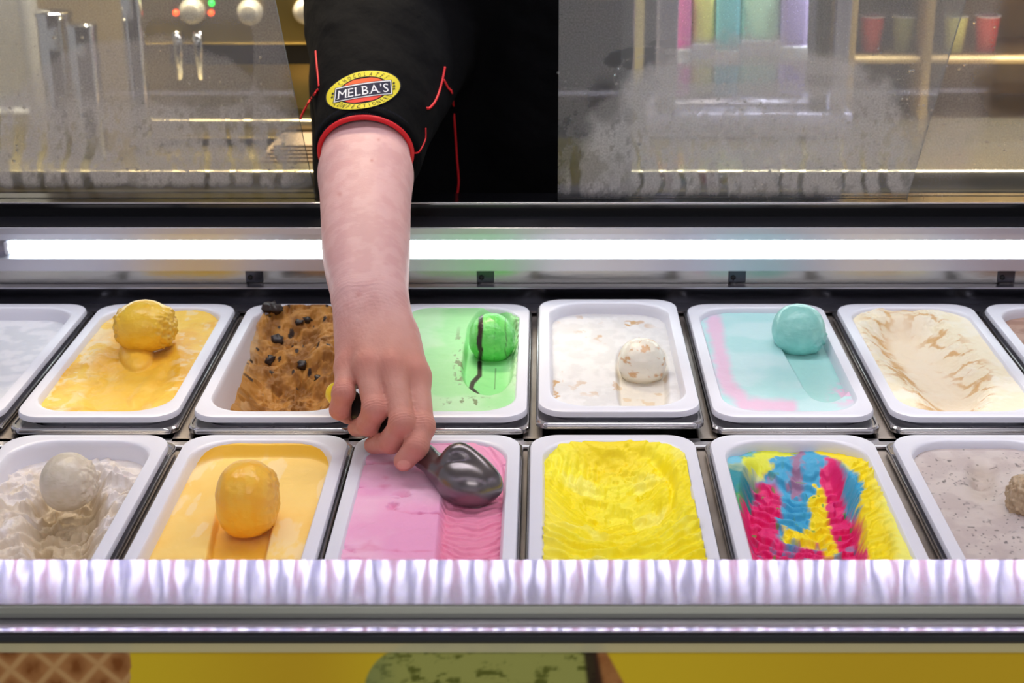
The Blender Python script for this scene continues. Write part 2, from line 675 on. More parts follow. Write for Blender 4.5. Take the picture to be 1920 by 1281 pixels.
# front lip: sloping brushed steel, then seal, steel strip, dark trim
v, f = extrude_x([(1.062, R + .0755), (1.060, R + .0765), (1.031, R + .0555), (1.034, R + .050), (1.066, R + .040), (1.078, R + .040), (1.078, R - .14), (1.082, R - .14), (1.082, R + .046)], XA, XB, 60)
obj('front_lip', v, f, M['lip_steel'], cnt, smooth='auto', uvx=True)
prof = [(1.050, R + .052), (1.036, R + .0552), (1.0295, R + .054), (1.027, R + .050), (1.0285, R + .0458), (1.036, R + .0445), (1.050, R + .045)]
obj('grey_seal', *extrude_x(prof, XA, XB), M['seal'], cnt, smooth='auto')
prof = [(1.050, R + .0446), (1.0290, R + .0446), (1.0205, R + .0385), (1.0205, R + .0375), (1.050, R + .0375)]
o = obj('lower_steel_strip', *extrude_x(prof, XA, XB, 60), M['lip_steel'], cnt, smooth='auto', uvx=True)
prof = [(1.050, R + .0374), (1.0225, R + .0374), (1.019, R + .0355), (1.018, R + .032), (1.020, R + .0295), (1.050, R + .0295)]
obj('dark_trim', *extrude_x(prof, XA, XB), M['dark_trim'], cnt, smooth='auto')


def front_panel():
    nx, nz = 900, 46
    x = np.linspace(-.55, .55, nx); z = np.linspace(R - .055, R + .030, nz)
    X, Z = np.meshgrid(x, z)
    Y = np.full_like(X, 1.0235)
    u, v = proj(X, Y, Z)
    base = np.broadcast_to(lin((252, 216, 40)), X.shape + (3,)).copy()
    base = mixc(base, lin((226, 176, 34)), sstep(240, 560, u) * (1 - sstep(560, 760, u)) * .6 + sstep(1150, 1700, u) * .5)
    # waffle cone print, left
    a = (u + v * .9) / 78.0 + 0.25
    b = (u - v * 1.25) / 88.0 + 0.62
    la = np.abs(a - np.floor(a) - .5) * 2
    lb = np.abs(b - np.floor(b) - .5) * 2
    ridge = np.maximum(sstep(.72, .95, la), sstep(.72, .95, lb))
    pit = (1 - la) * (1 - lb)
    n = fbm(u / 18, v / 18, None, 4, 5)
    wc = mixc(mixc(np.broadcast_to(lin((208, 146, 84)), base.shape), lin((150, 86, 30)), np.clip(pit * 1.5 * n * 1.6, 0, 1)), lin((226, 176, 112)), ridge)
    mk = sstep(246, 243, u + 3 * (vnoise(v / 9, v * 0, None, 3) - .5))
    base = mixc(base, wc, mk)
    # pistachio scoop print, centre
    e = np.sqrt(((u - 925) / 246) ** 2 + (np.maximum(1325 - v, 0) / 150) ** 2) + .02 * (fbm(u / 30, v / 30, None, 3, 9) - .5)
    e4 = ((np.abs(u - 920) / 240) ** 3 + (np.abs(1330 - v) / 136) ** 3) ** (1 / 3.)
    g = fbm(u / 26, v / 11, None, 5, 21)
    pc = mixc(np.broadcast_to(lin((186, 188, 96)), base.shape), lin((112, 118, 38)), sstep(.52, .7, g))
    pc = mixc(pc, lin((150, 160, 92)), sstep(760, 690, u) * .7)
    mk = sstep(1.01, .985, e4) * sstep(1112, 1106, u - (v - 1200) * .12)
    # wafer edge behind the scoop
    wafer = sstep(1096, 1100, u) * sstep(1128 + 0, 1122, u - (v - 1200) * .55)
    wf = mixc(np.broadcast_to(lin((206, 142, 78)), base.shape), lin((170, 104, 50)), fbm(u / 12, v / 12, None, 3, 77))
    base = mixc(base, wf, wafer)
    dk = sstep(1086, 1096, u - (v - 1200) * .12) * sstep(1122, 1110, u - (v - 1200) * .18) * sstep(1200, 1214, v)
    base = mixc(base, pc, mk)
    base = mixc(base, lin((50, 30, 16)), dk * .95)
    V = np.stack([X, Y, Z], -1).reshape(-1, 3)
    i = np.arange(nx * nz).reshape(nz, nx)
    q = np.stack([i[:-1, :-1], i[:-1, 1:], i[1:, 1:], i[1:, :-1]], -1).reshape(-1, 4)
    obj('printed_picture', V, q, M['print'], cnt, smooth=False, tint=base.reshape(-1, 3))


front_panel()
M['yellow'] = mat('yellow_panel', (252, 216, 40), 0.35)
obj('front_panel', *box(XA, XB, 1.0240, 1.060, 0.12, R + .0295), M['yellow'], cnt, smooth=False)
obj('plinth', *box(XA + .02, XB - .02, 1.08, 2.0, 0.0, 0.12), M['black_matt'], cnt, smooth=False)


def pale_strip_mat():
    m = bpy.data.materials.new('pale_translucent')
    m.use_nodes = True
    nt = m.node_tree
    b = nt.nodes['Principled BSDF']
    b.inputs['Base Color'].default_value = L4((255, 248, 196))
    b.inputs['Roughness'].default_value = 0.3
    b.inputs['Alpha'].default_value = 0.5
    return m


obj('pale_strip', *box(XA, XB, 1.0205, 1.0232, R + .0215, R + .0295), pale_strip_mat(), cnt, smooth=False)  # pale half-transparent strip across the top of the printed panel

# the well: floor, dividers and back wall
obj('well_floor', *box(XA, XB, 1.082, 1.905, R - .150, R - .1225), M['dark_steel'], cnt, smooth=False)
obj('well_back_wall', *box(XA, XB, 1.917, 1.925, R - .1225, R + .009), M['dark_steel'], cnt, smooth=False)
obj('well_ledge', *box(XA, XB, 1.912, 1.945, R + .0085, R + .0105), M['steel'], cnt, smooth=False)
xs = [-1.55, -.752, -.375, -.083, .235, .575, 1.55]
for a, b in zip(xs[:-1], xs[1:]):
    obj('back_panel', *box(a + .0007, b - .0007, 1.928, 1.932, R + .0105, R + .034, .0012), M['wall_steel'], cnt, smooth=False)
for x in xs[1:-1]:
    obj('joint_clip', *box(x - .002, x + .020, 1.9262, 1.9285, R + .012, R + .034, .001), M['dark_steel'], cnt, smooth=False)
    obj('clip_screw', *lathe([(.0032, 0), (.0032, .0012), (.002, .002)], (x + .004, 1.9265, R + .019), 12, 'y'), M['black_matt'], cnt)
obj('rear_flange', *box(XA, XB, 1.890, 1.918, R - .016, R - .0135), M['steel'], cnt, smooth=False)
obj('row_bar', *box(XA, XB, 1.489, 1.509, R - .024, R - .0205, .001), M['steel'], cnt, smooth=False)
obj('front_bar', *box(XA, XB, 1.082, 1.108, R - .024, R - .021), M['steel'], cnt, smooth=False)

# lamp housing along the back
prof = [(1.903, R + .0350), (1.906, R + .0340), (1.945, R + .0340), (1.945, R + .052), (1.908, R + .052), (1.903, R + .0505)]
obj('lamp_housing_lower', *extrude_x(prof, XA, XB), M['housing_steel'], cnt, smooth='auto')
prof = [(1.914, R + .0715), (1.945, R + .0715), (1.945, R + .0895), (1.910, R + .0910), (1.9065, R + .0895), (1.9065, R + .0815), (1.912, R + .0805)]
obj('lamp_housing_upper', *extrude_x(prof, XA, XB), M['housing_steel'], cnt, smooth='auto')
obj('lamp_recess', *box(XA, XB, 1.932, 1.935, R + .052, R + .0715), M['steel'], cnt, smooth=False)
# the shelf behind the lamp and the black glass rail
obj('dark_shelf', *box(XA, XB, 1.908, 1.952, R + .0890, R + .0915), M['shelf_black'], cnt, smooth=False)
obj('black_rail', *box(XA, XB, 1.952, 2.005, R + .02, R + .1085, .0015), M['black_gloss'], cnt, smooth=False)
obj('rail_edge_trim', *box(XA, XB, 1.9515, 1.9545, R + .1080, R + .1098, .0004), M['steel'], cnt, smooth=False)
obj('rear_panel', *box(XA, XB, 1.935, 1.999, 0.12, R + .034), M['black_matt'], cnt, smooth=False)

# lamp: a row of chips under a frosted diffuser
x0, x1 = at_d(12, 468, 1.905)[0], 1.5
lamp = thing('strip_light', 'white glowing strip light along the back of the tubs', 'lamp', (0, 1.92, R + .052))
n = 14
prof = []
for i in range(n + 1):
    a = math.pi * i / n
    prof.append((1.9285 - .0165 * math.sin(a), R + .0608 - .0082 * math.cos(a)))
obj('diffuser', *extrude_x(prof, x0, x1), M['led'], lamp, smooth='auto')
obj('lamp_end_cap', *box(x0 - .006, x0, 1.913, 1.931, R + .0525, R + .0695, .002), M['tub'], lamp)
cv = []
for k in range(int((x1 - x0) / .0172)):
    xx = x0 + .008 + k * .0172
    cv.append(box(xx - .002, xx + .002, 1.9150, 1.9185, R + .0690, R + .0707, .0005))
o = obj('light_chip', *join(cv), M['led_chip'], lamp, smooth=False)
o['kind'] = 'stuff'

# canopy lamp over the customer side of the tubs (its row of chips is what the lip reflects)
can = thing('canopy_light', 'slim bar of white light chips above the front of the counter', 'lamp', (0, .975, R + .60))
obj('light_bar', *box(XA, XB, 0.955, 0.995, R + .602, R + .615, .003), M['steel'], can, smooth=False)
cv = []
for k in range(int((XB - XA) / .0167)):
    xx = XA + .01 + k * .0167
    cv.append(box(xx - .0034, xx + .0034, 0.9715, 0.9785, R + .5995, R + .602))
o = obj('light_chip', *join(cv), M['led_dot'], can, smooth=False)
o['kind'] = 'stuff'
for j, nm in enumerate(('added_led_pink', 'added_led_violet')):  # coloured chips added only to tint the stripes mirrored in the lip
    cv = []
    for k in range(j, int((XB - XA) / .0167), 2):
        xx = XA + .01 + .00835 + k * .0167
        cv.append(box(xx - .0022, xx + .0022, .9715, .9785, R + .5995, R + .602))
    o = obj('added_tint_chip', *join(cv), M[nm], can, smooth=False)
    o['kind'] = 'stuff'
for x in (XA, XB - .03):
    obj('post', *box(x, x + .03, 0.960, 0.990, 0.0, R + .602, .004), M['steel'], can)


# ------------------------------------------------------------------ pans, tubs and ice cream
def pan_mesh(W, Ln, depth):
    hx, hy = W / 2, Ln / 2
    prof = [(hx - .022, hy - .024, .03, -depth), (hx - .013, hy - .014, .032, -.014), (hx - .0115, hy - .0125, .030, -.0125), (hx - .010, hy - .011, .028, -.012),
            (hx - .0035, hy - .0035, .016, -.012), (hx - .0028, hy - .0028, .015, -.0105), (hx - .001, hy - .001, .014, -.0103), (hx, hy, .013, -.012), (hx, hy, .013, -.0165), (hx - .0012, hy - .0012, .012, -.0172),
            (hx - .0022, hy - .0022, .012, -.0150), (hx - .0105, hy - .0115, .028, -.0140), (hx - .0135, hy - .0145, .031, -.016), (hx - .0228, hy - .0248, .03, -depth - .001)]
    loops = [rr(a, b, r, 6) + [0, 0, z + depth + .001] for a, b, r, z in prof]
    v, f = loft(loops, True, True)
    n = len(loops[0])
    f = f[:-2] + [tuple(reversed(range(n)))[::1], tuple(range((len(loops) - 1) * n, len(loops) * n))]
    return v, f


def tub_mesh(W, Ln, depth):
    hx, hy = W / 2, Ln / 2
    z0 = depth
    prof = [(hx - .030, hy - .034, .03, -depth + .003), (hx - .0145, hy - .0185, .040, -.008), (hx - .0132, hy - .0170, .042, -.0022), (hx - .0118, hy - .0152, .042, -.0003), (hx - .0100, hy - .0130, .040, 0),
            (hx - .0030, hy - .0030, .029, 0), (hx - .0008, hy - .0008, .028, -.0008), (hx, hy, .028, -.0025), (hx + .0002, hy + .0002, .028, -.0065), (hx - .0006, hy - .0006, .028, -.0070),
            (hx - .0014, hy - .0014, .027, -.0065), (hx - .0018, hy - .0018, .027, -.0028), (hx - .0112, hy - .0150, .041, -.0028), (hx - .0120, hy - .0158, .041, -.012), (hx - .0275, hy - .0315, .032, -depth)]
    loops = []
    for a, b, r, z in prof:
        q = rr(a, b, r, 9)
        q[:, 2] = z + z0
        loops.append(q)
    v, f = loft(loops, True, True)
    # stiffening ribs under the rim, near end and far end
    ribs = []
    for sx in (-.35, .0, .35):
        for sy in (-1, 1):
            x = sx * hx * 1.15
            y0, y1 = sorted((sy * (hy - .0060), sy * (hy - .0152)))
            ribs.append(box(x - .0008, x + .0008, y0, y1, z0 - .0098, z0 - .0030))
    return join([(v, f)] + ribs)


def fill_grid(nx, ny):
    a = np.linspace(-1, 1, nx); b = np.linspace(-1, 1, ny)
    A, B = np.meshgrid(a, b)
    return A, B


def rr_map(A, B, hx, hy, r):
    m = np.maximum(np.maximum(np.abs(A), np.abs(B)), 1e-9)
    qx, qy = np.abs(A) / m * hx, np.abs(B) / m * hy
    s = np.ones_like(A)
    cx, cy = hx - r, hy - r
    cor = (qx > cx) & (qy > cy)
    aa = qx * qx + qy * qy
    bb = -2 * (qx * cx + qy * cy)
    cc = cx * cx + cy * cy - r * r
    sol = (-bb + np.sqrt(np.maximum(bb * bb - 4 * aa * cc, 0))) / (2 * aa)
    s = np.where(cor, np.minimum(sol, 1), 1)
    return np.sign(A) * qx * s * m, np.sign(B) * qy * s * m


# soft masks in the picture-plane units the surfaces were measured in; (u, v) is a place on the level surface of a tub
def ell(u, v, cu, cv, ru, rv, s=.15):
    return 1 - sstep(1 - s, 1 + s, np.sqrt(((u - cu) / ru) ** 2 + ((v - cv) / rv) ** 2))


def capd(u, v, p, q):
    p = np.asarray(p, float); q = np.asarray(q, float)
    d = q - p
    t = np.clip(((u - p[0]) * d[0] + (v - p[1]) * d[1]) / max(d @ d, 1e-9), 0, 1)
    return np.hypot(u - p[0] - t * d[0], v - p[1] - t * d[1])


def cap(u, v, p, q, r, s=.15):
    return 1 - sstep(r * (1 - s), r * (1 + s), capd(u, v, p, q))


def farw(y, a=.140, b=.1645, x=None):
    """1 at the far wall of a tub, following its rounded corners when x is given"""
    if x is not None:
        t = np.clip((np.abs(x) - .030) / .040, 0, 1)
        y = y + .040 * (1 - np.sqrt(np.maximum(1 - t * t, 0)))
    return sstep(a, b, y)


def saw(p, hard=.82):
    """0..1 ramps that fall off sharply: the little shelves a scoop leaves"""
    f_ = p - np.floor(p)
    return np.where(f_ < hard, f_ / hard, (1 - f_) / (1 - hard))


def base_c(shape, c):
    return np.broadcast_to(lin(c), shape + (3,)).copy()


def f_white(u, v, x, y):
    n = fbm(x * 60, y * 60, None, 4, 1)
    return -.016 + .0016 * (n - .5), mixc(base_c(x.shape, (240, 240, 244)), lin((224, 226, 232)), sstep(.4, .65, n))


def f_mango_back(u, v, x, y):
    n = fbm(x * 90, y * 60, None, 5, 2)
    n2 = fbm(x * 25, y * 25, None, 4, 3)
    z = -.007 + .0020 * (n - .5) + .003 * (n2 - .5) + .004 * farw(y)
    tr = cap(u, v, (262, 690), (222, 735), 62, .25)
    z = z - .0065 * tr
    z = z + .006 * ell(u, v, 178, 705, 18, 34, .5) * n + .005 * ell(u, v, 205, 665, 26, 14, .6) * n
    z = z + .014 * np.sqrt(np.clip(1 - ((u - 256) / 32) ** 2 - ((v - 664) / 32) ** 2, 0, 1))
    crease = cap(u, v, (330, 660), (250, 750), 8, .9)
    z = z + .0022 * crease
    c = mixc(base_c(x.shape, (250, 208, 88)), lin((238, 180, 48)), sstep(.35, .7, n2))
    fr = sstep(.50, .62, fbm(x * 55, y * 30, None, 4, 8)) * sstep(215, 150, u + (v - 680) * .55) * .75 + .5 * sstep(.60, .70, fbm(x * 70, y * 70, None, 4, 14)) * (1 - tr)
    c = mixc(c, lin((250, 232, 190)), np.clip(fr, 0, .8))
    c = mixc(c, lin((244, 190, 64)), tr * .6)
    return z, c


def f_choc(u, v, x, y):
    n = fbm(x * 45, y * 45, None, 5, 4)
    r = ridged(x * 34, y * 44, 4, 6)
    bowl = sstep(1.25, .1, np.sqrt(((u - 520) / 128) ** 2 + ((v - 715) / 105) ** 2))
    far = sstep(650, 585, v)
    z = -.022 - .046 * bowl + .026 * far + .014 * (n - .5) + .022 * (fbm(x * 22, y * 22, None, 3, 41) - .5) + .008 * (r - .5) * sstep(420, 470, u)
    # a cut wall on the left, smooth
    lw = sstep(505, 425, u + (v - 600) * .42 - 20)
    z = z * (1 - lw) + lw * (-.012 - .035 * sstep(620, 780, v) + .003 * (n - .5))
    z = z + .012 * ell(u, v, 555, 655, 62, 22, .6) - .012 * ell(u, v, 585, 672, 66, 16, .6)
    z = z + .010 * ell(u, v, 530, 690, 45, 22, .6)
    z = np.minimum(z, .004)
    hole = sstep(.60, .68, fbm(x * 95, y * 95, None, 3, 19))
    z = z - .004 * hole
    c = mixc(base_c(x.shape, (196, 138, 62)), lin((150, 98, 36)), sstep(.35, .65, fbm(x * 60, y * 60, None, 4, 22)))
    c = mixc(c, lin((188, 138, 66)), lw * .6)
    c = mixc(c, lin((226, 200, 160)), lw * sstep(.56, .66, fbm(x * 120, y * 24, None, 4, 12)) * .8)
    chips = sstep(.85, .88, vnoise(x * 150, y * 110, None, 33)) * sstep(425, 470, u)
    c = mixc(c, lin((52, 34, 24)), chips)
    return z, c


def f_green(u, v, x, y):
    n = fbm(x * 70, y * 70, None, 4, 5)
    n2 = fbm(x * 22, y * 22, None, 4, 51)
    z = -.0035 + .001 * (n - .5) + .0018 * (n2 - .5) + .003 * farw(y)
    tr = cap(u, v, (922, 640), (913, 706), 45, .10)
    z = z - .009 * tr
    rag = ell(u, v, 978, 655, 22, 75, .5) * sstep(.4, .6, fbm(x * 160, y * 120, None, 4, 52))
    z = z + .004 * rag
    c = mixc(base_c(x.shape, (162, 226, 156)), lin((184, 230, 178)), sstep(.4, .7, n2))
    c = mixc(c, lin((142, 226, 142)), tr)
    c = mixc(c, lin((214, 244, 206)), .6 * ell(u, v, 975, 690, 24, 60, .6))
    dk = sstep(.60, .68, fbm(x * 140, y * 60, None, 4, 53)) * (ell(u, v, 980, 665, 18, 80, .5) + ell(u, v, 860, 690, 9, 50, .5) + ell(u, v, 880, 768, 50, 9, .5))
    c = mixc(c, lin((112, 120, 78)), np.clip(dk, 0, .85))
    # chocolate ripple in the trough
    pts = [(899, 680), (899, 702), (886, 716), (883, 727), (897, 742)]
    d = np.min([capd(u, v, p, q) for p, q in zip(pts[:-1], pts[1:])], axis=0)
    c = mixc(c, lin((44, 34, 30)), 1 - sstep(3.2, 5.4, d))
    d = capd(u, v, (929, 690), (927, 728))
    c = mixc(c, lin((90, 130, 80)), (1 - sstep(.4, 1.6, d)) * .8)
    return z, c


def f_cream(u, v, x, y):
    n = fbm(x * 70, y * 50, None, 4, 6)
    z = -.014 + .002 * (n - .5)
    tr = cap(u, v, (1203, 680), (1206, 735), 46, .12)
    z = z - .007 * tr
    c = mixc(base_c(x.shape, (228, 226, 226)), lin((218, 216, 216)), sstep(.4, .65, n))
    fl = sstep(.66, .74, fbm(x * 85, y * 60, None, 3, 61)) * (ell(u, v, 1150, 605, 60, 30, .6) + ell(u, v, 1046, 690, 9, 80, .4) + .5 * ell(u, v, 1130, 720, 60, 20, .5) + tr * .9)
    c = mixc(c, lin((196, 150, 86)), np.clip(fl, 0, .9))
    c = mixc(c, lin((238, 228, 206)), tr * .6)
    return z, c


def f_blue(u, v, x, y):
    n = fbm(x * 80, y * 70, None, 4, 7)
    n2 = fbm(x * 20, y * 20, None, 3, 71)
    z = -.007 + .0014 * (n - .5) + .0018 * (n2 - .5)
    tr = cap(u, v, (1500, 625), (1548, 712), 46, .10)
    z = z - .007 * tr
    c = mixc(base_c(x.shape, (198, 232, 234)), lin((178, 226, 226)), sstep(.35, .7, n2))
    c = mixc(c, lin((168, 224, 218)), tr * .8)
    d = np.minimum(capd(u, v, (1340, 610), (1362, 728)), np.minimum(capd(u, v, (1362, 728), (1400, 765)), capd(u, v, (1400, 765), (1480, 772))))
    pk = (1 - sstep(4, 22, d + 12 * (fbm(x * 60, y * 60, None, 3, 72) - .5)))
    pk = np.maximum(pk, ell(u, v, 1584, 742, 26, 26, .6) * sstep(.35, .6, fbm(x * 90, y * 90, None, 3, 73)))
    c = mixc(c, lin((240, 190, 220)), pk * .85)
    return z, c


def f_caramel(u, v, x, y):
    n = fbm(x * 60, y * 45, None, 5, 8)
    d = capd(u, v, (1690, 630), (1790, 740))
    tr = 1 - sstep(15, 78, d)
    z = -.004 - .022 * tr * (1 - farw(y, .11, .150)) + .0030 * (n - .5)
    rag = sstep(30, 50, d) * (1 - sstep(60, 85, d))
    r = ridged(x * 60 + y * 25, y * 60 - x * 25, 4, 81)
    z = z + .007 * rag * (r - .4)
    c = mixc(base_c(x.shape, (250, 238, 206)), lin((252, 244, 222)), sstep(.4, .7, n))
    c = mixc(c, lin((246, 226, 196)), tr * .8)
    cr = sstep(.68, .82, ridged(x * 40 + y * 10, y * 46 - x * 10, 3, 82)) * (1 - sstep(55, 90, d)) * sstep(12, 40, d)
    left = (1 - sstep(4, 15, capd(u, v, (1655, 640), (1740, 752)))) * sstep(.38, .6, fbm(x * 70, y * 60, None, 3, 83))
    c = mixc(c, lin((214, 160, 76)), np.clip(cr * .75 + left * .8 + (1 - sstep(3, 10, capd(u, v, (1725, 742), (1768, 756)))) * .7, 0, .9))
    return z, c


def f_brown(u, v, x, y):
    n = fbm(x * 70, y * 70, None, 4, 9)
    return -.012 + .002 * (n - .5), mixc(base_c(x.shape, (186, 150, 132)), lin((160, 122, 104)), sstep(.35, .65, n))


def f_cookie(u, v, x, y):
    n = fbm(x * 60, y * 60, None, 5, 10)
    r = ridged(x * 42, y * 46, 4, 101)
    low = sstep(900, 990, v + 55 * sstep(140, 60, u) - 25 * (n - .5) + 20)
    low = np.maximum(low, ell(u, v, 195, 925, 60, 70, .5))
    crater = cap(u, v, (128, 930), (112, 1000), 62, .35)
    z = -.019 + .0012 * (n - .5) - .004 * low * (n) - .022 * crater + low * .016 * (r - .55) + .0075 * low * (saw((v + u * .35) / 24. + 2.2 * fbm(x * 36, y * 36, None, 3, 103)) - .5)
    z = z + .010 * ell(u, v, 205, 905, 38, 26, .7) * r + .008 * ell(u, v, 185, 1000, 40, 24, .6) * r + .007 * ell(u, v, 60, 900, 30, 12, .6) * r
    c = base_c(x.shape, (232, 224, 220))
    c = mixc(c, lin((226, 212, 194)), np.clip(low * 1.2 * sstep(.35, .6, n), 0, 1))
    c = mixc(c, lin((200, 178, 140)), np.clip(crater * .85, 0, 1))
    return z, c


def f_mango_front(u, v, x, y):
    n = fbm(x * 70, y * 60, None, 4, 11)
    n2 = fbm(x * 22, y * 16, None, 3, 111)
    z = -.014 + .001 * (n - .5)
    tr = cap(u, v, (462, 950), (430, 1100), 52, .08)
    z = z - .009 * tr
    rip = np.sin(v / 3.2 + 3 * n + u * .12) * sstep(425, 395, u - (960 - v) * .2) * tr
    z = z + .0012 * rip
    z = z + .011 * farw(y, .152, .1630, x)
    c = mixc(base_c(x.shape, (255, 216, 122)), lin((255, 208, 104)), sstep(.35, .7, n2))
    fr = sstep(.58, .68, fbm(x * 60, y * 22, None, 4, 112)) * .5
    c = mixc(c, lin((255, 232, 186)), fr)
    c = mixc(c, lin((250, 188, 54)), tr * .85)
    c = mixc(c, lin((250, 196, 46)), farw(y, .149, .157, x) * .9)
    return z, c


def f_pink(u, v, x, y):
    n = fbm(x * 60, y * 60, None, 5, 12)
    n2 = fbm(x * 18, y * 18, None, 3, 121)
    cr = np.clip(ridged(x * 16, y * 40, 3, 122) - .78, 0, .2) * 5
    z = -.004 + .0030 * (n - .5) + .003 * (n2 - .5) + .002 * farw(y) - .0075 * cr * sstep(.42, .52, fbm(x * 26, y * 26, None, 2, 123))
    edge = 832 - 6 * (v - 960) / 60.
    tr = sstep(edge - 10, edge + 6, u) * sstep(930, 960, v)
    tr2 = cap(u, v, (900, 900), (890, 1100), 52, .15)
    tt = np.maximum(tr, tr2 * sstep(880, 930, v))
    z = z - .008 * tt
    w = saw((v + .0050 * (u - 885) ** 2) / 11.5 + 1.3 * fbm(x * 55, y * 40, None, 3, 124))
    z = z + .0026 * (w - .5) * tt * (.4 + 1.2 * fbm(x * 80, y * 60, None, 2, 125))
    sw = np.abs(np.hypot((u - 860) / 1.0, (v - 920) / 1.0) - 82)
    z = z - .002 * (1 - sstep(2, 6, sw)) * sstep(850, 890, u) * sstep(960, 930, v)
    c = mixc(base_c(x.shape, (242, 166, 206)), lin((248, 190, 218)), sstep(.35, .7, n2))
    c = mixc(c, lin((238, 140, 170)), tt * .85)
    c = mixc(c, lin((232, 132, 172)), cr * .7)
    c = mixc(c, lin((242, 158, 190)), ell(u, v, 900, 880, 56, 55, .4) * .6)
    return z, c


def f_yellow(u, v, x, y):
    n = fbm(x * 50, y * 50, None, 5, 13)
    nw = fbm(x * 18, y * 18, None, 4, 131)
    dd = np.hypot((u - 1150) / 150, (v - 935) / 125)
    z = -.003 - .026 * sstep(1.15, .1, dd) * (1 - farw(y, .125, .160)) + .002 * farw(y)
    d1 = np.hypot((u - 1140), (v - 800) * 1.15)
    rip = np.abs(np.sin(d1 / 11.0 + 7 * nw))
    lowm = sstep(940, 1000, v)
    z = z + .0062 * (saw(d1 / 21.0 + 1.5 * nw) - .5) * (lowm * .75 + .25) * (.35 + 1.3 * n) + .011 * (n - .5) * (1 - farw(y))
    # streaks on the far-left slope run downhill
    st = np.abs(np.sin((u * 1.0 + v * .32) / 6.0 + 5 * fbm(x * 30, y * 14, None, 3, 132)))
    fl = sstep(1165, 1100, u) * sstep(935, 880, v)
    z = z - .0030 * st ** 3 * fl * (1 - farw(y, .125, .150))
    # the last scoop left a crater with a lip
    cr = ell(u, v, 1165, 955, 88, 42, .22) * sstep(925, 950, v + (u - 1165) ** 2 / 400. * .4)
    ch = sstep(.45, .7, ridged(x * 40, y * 44, 4, 133))
    mid = ell(u, v, 1165, 915, 90, 55, .5)
    z = z + .006 * mid * ch - .006 * cr
    ar = np.hypot((u - 1170) / 92, (v - 945) / 56)
    z = z + .0085 * np.exp(-((ar - 1.0) / .10) ** 2) * sstep(955, 985, v) * (0.6 + .8 * n)
    z = z - .008 * ell(u, v, 1150, 858, 45, 20, .5) * (1 - farw(y, .10, .13))
    gr = np.exp(-((np.hypot((u - 1190) / 70, (v - 930) / 70) - 1) / .09) ** 2) * sstep(1170, 1220, u)
    z = z - .006 * gr * (v < 990)
    rgt = sstep(1225, 1275, u)
    z = z + .006 * rgt * (ridged(x * 45, y * 40, 3, 134) - .5) + .004 * rgt
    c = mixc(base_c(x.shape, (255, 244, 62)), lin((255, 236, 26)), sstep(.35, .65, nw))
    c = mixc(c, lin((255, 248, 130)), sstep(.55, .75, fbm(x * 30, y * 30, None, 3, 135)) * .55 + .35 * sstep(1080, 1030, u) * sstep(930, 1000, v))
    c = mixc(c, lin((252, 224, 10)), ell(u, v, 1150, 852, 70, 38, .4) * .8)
    return z, c


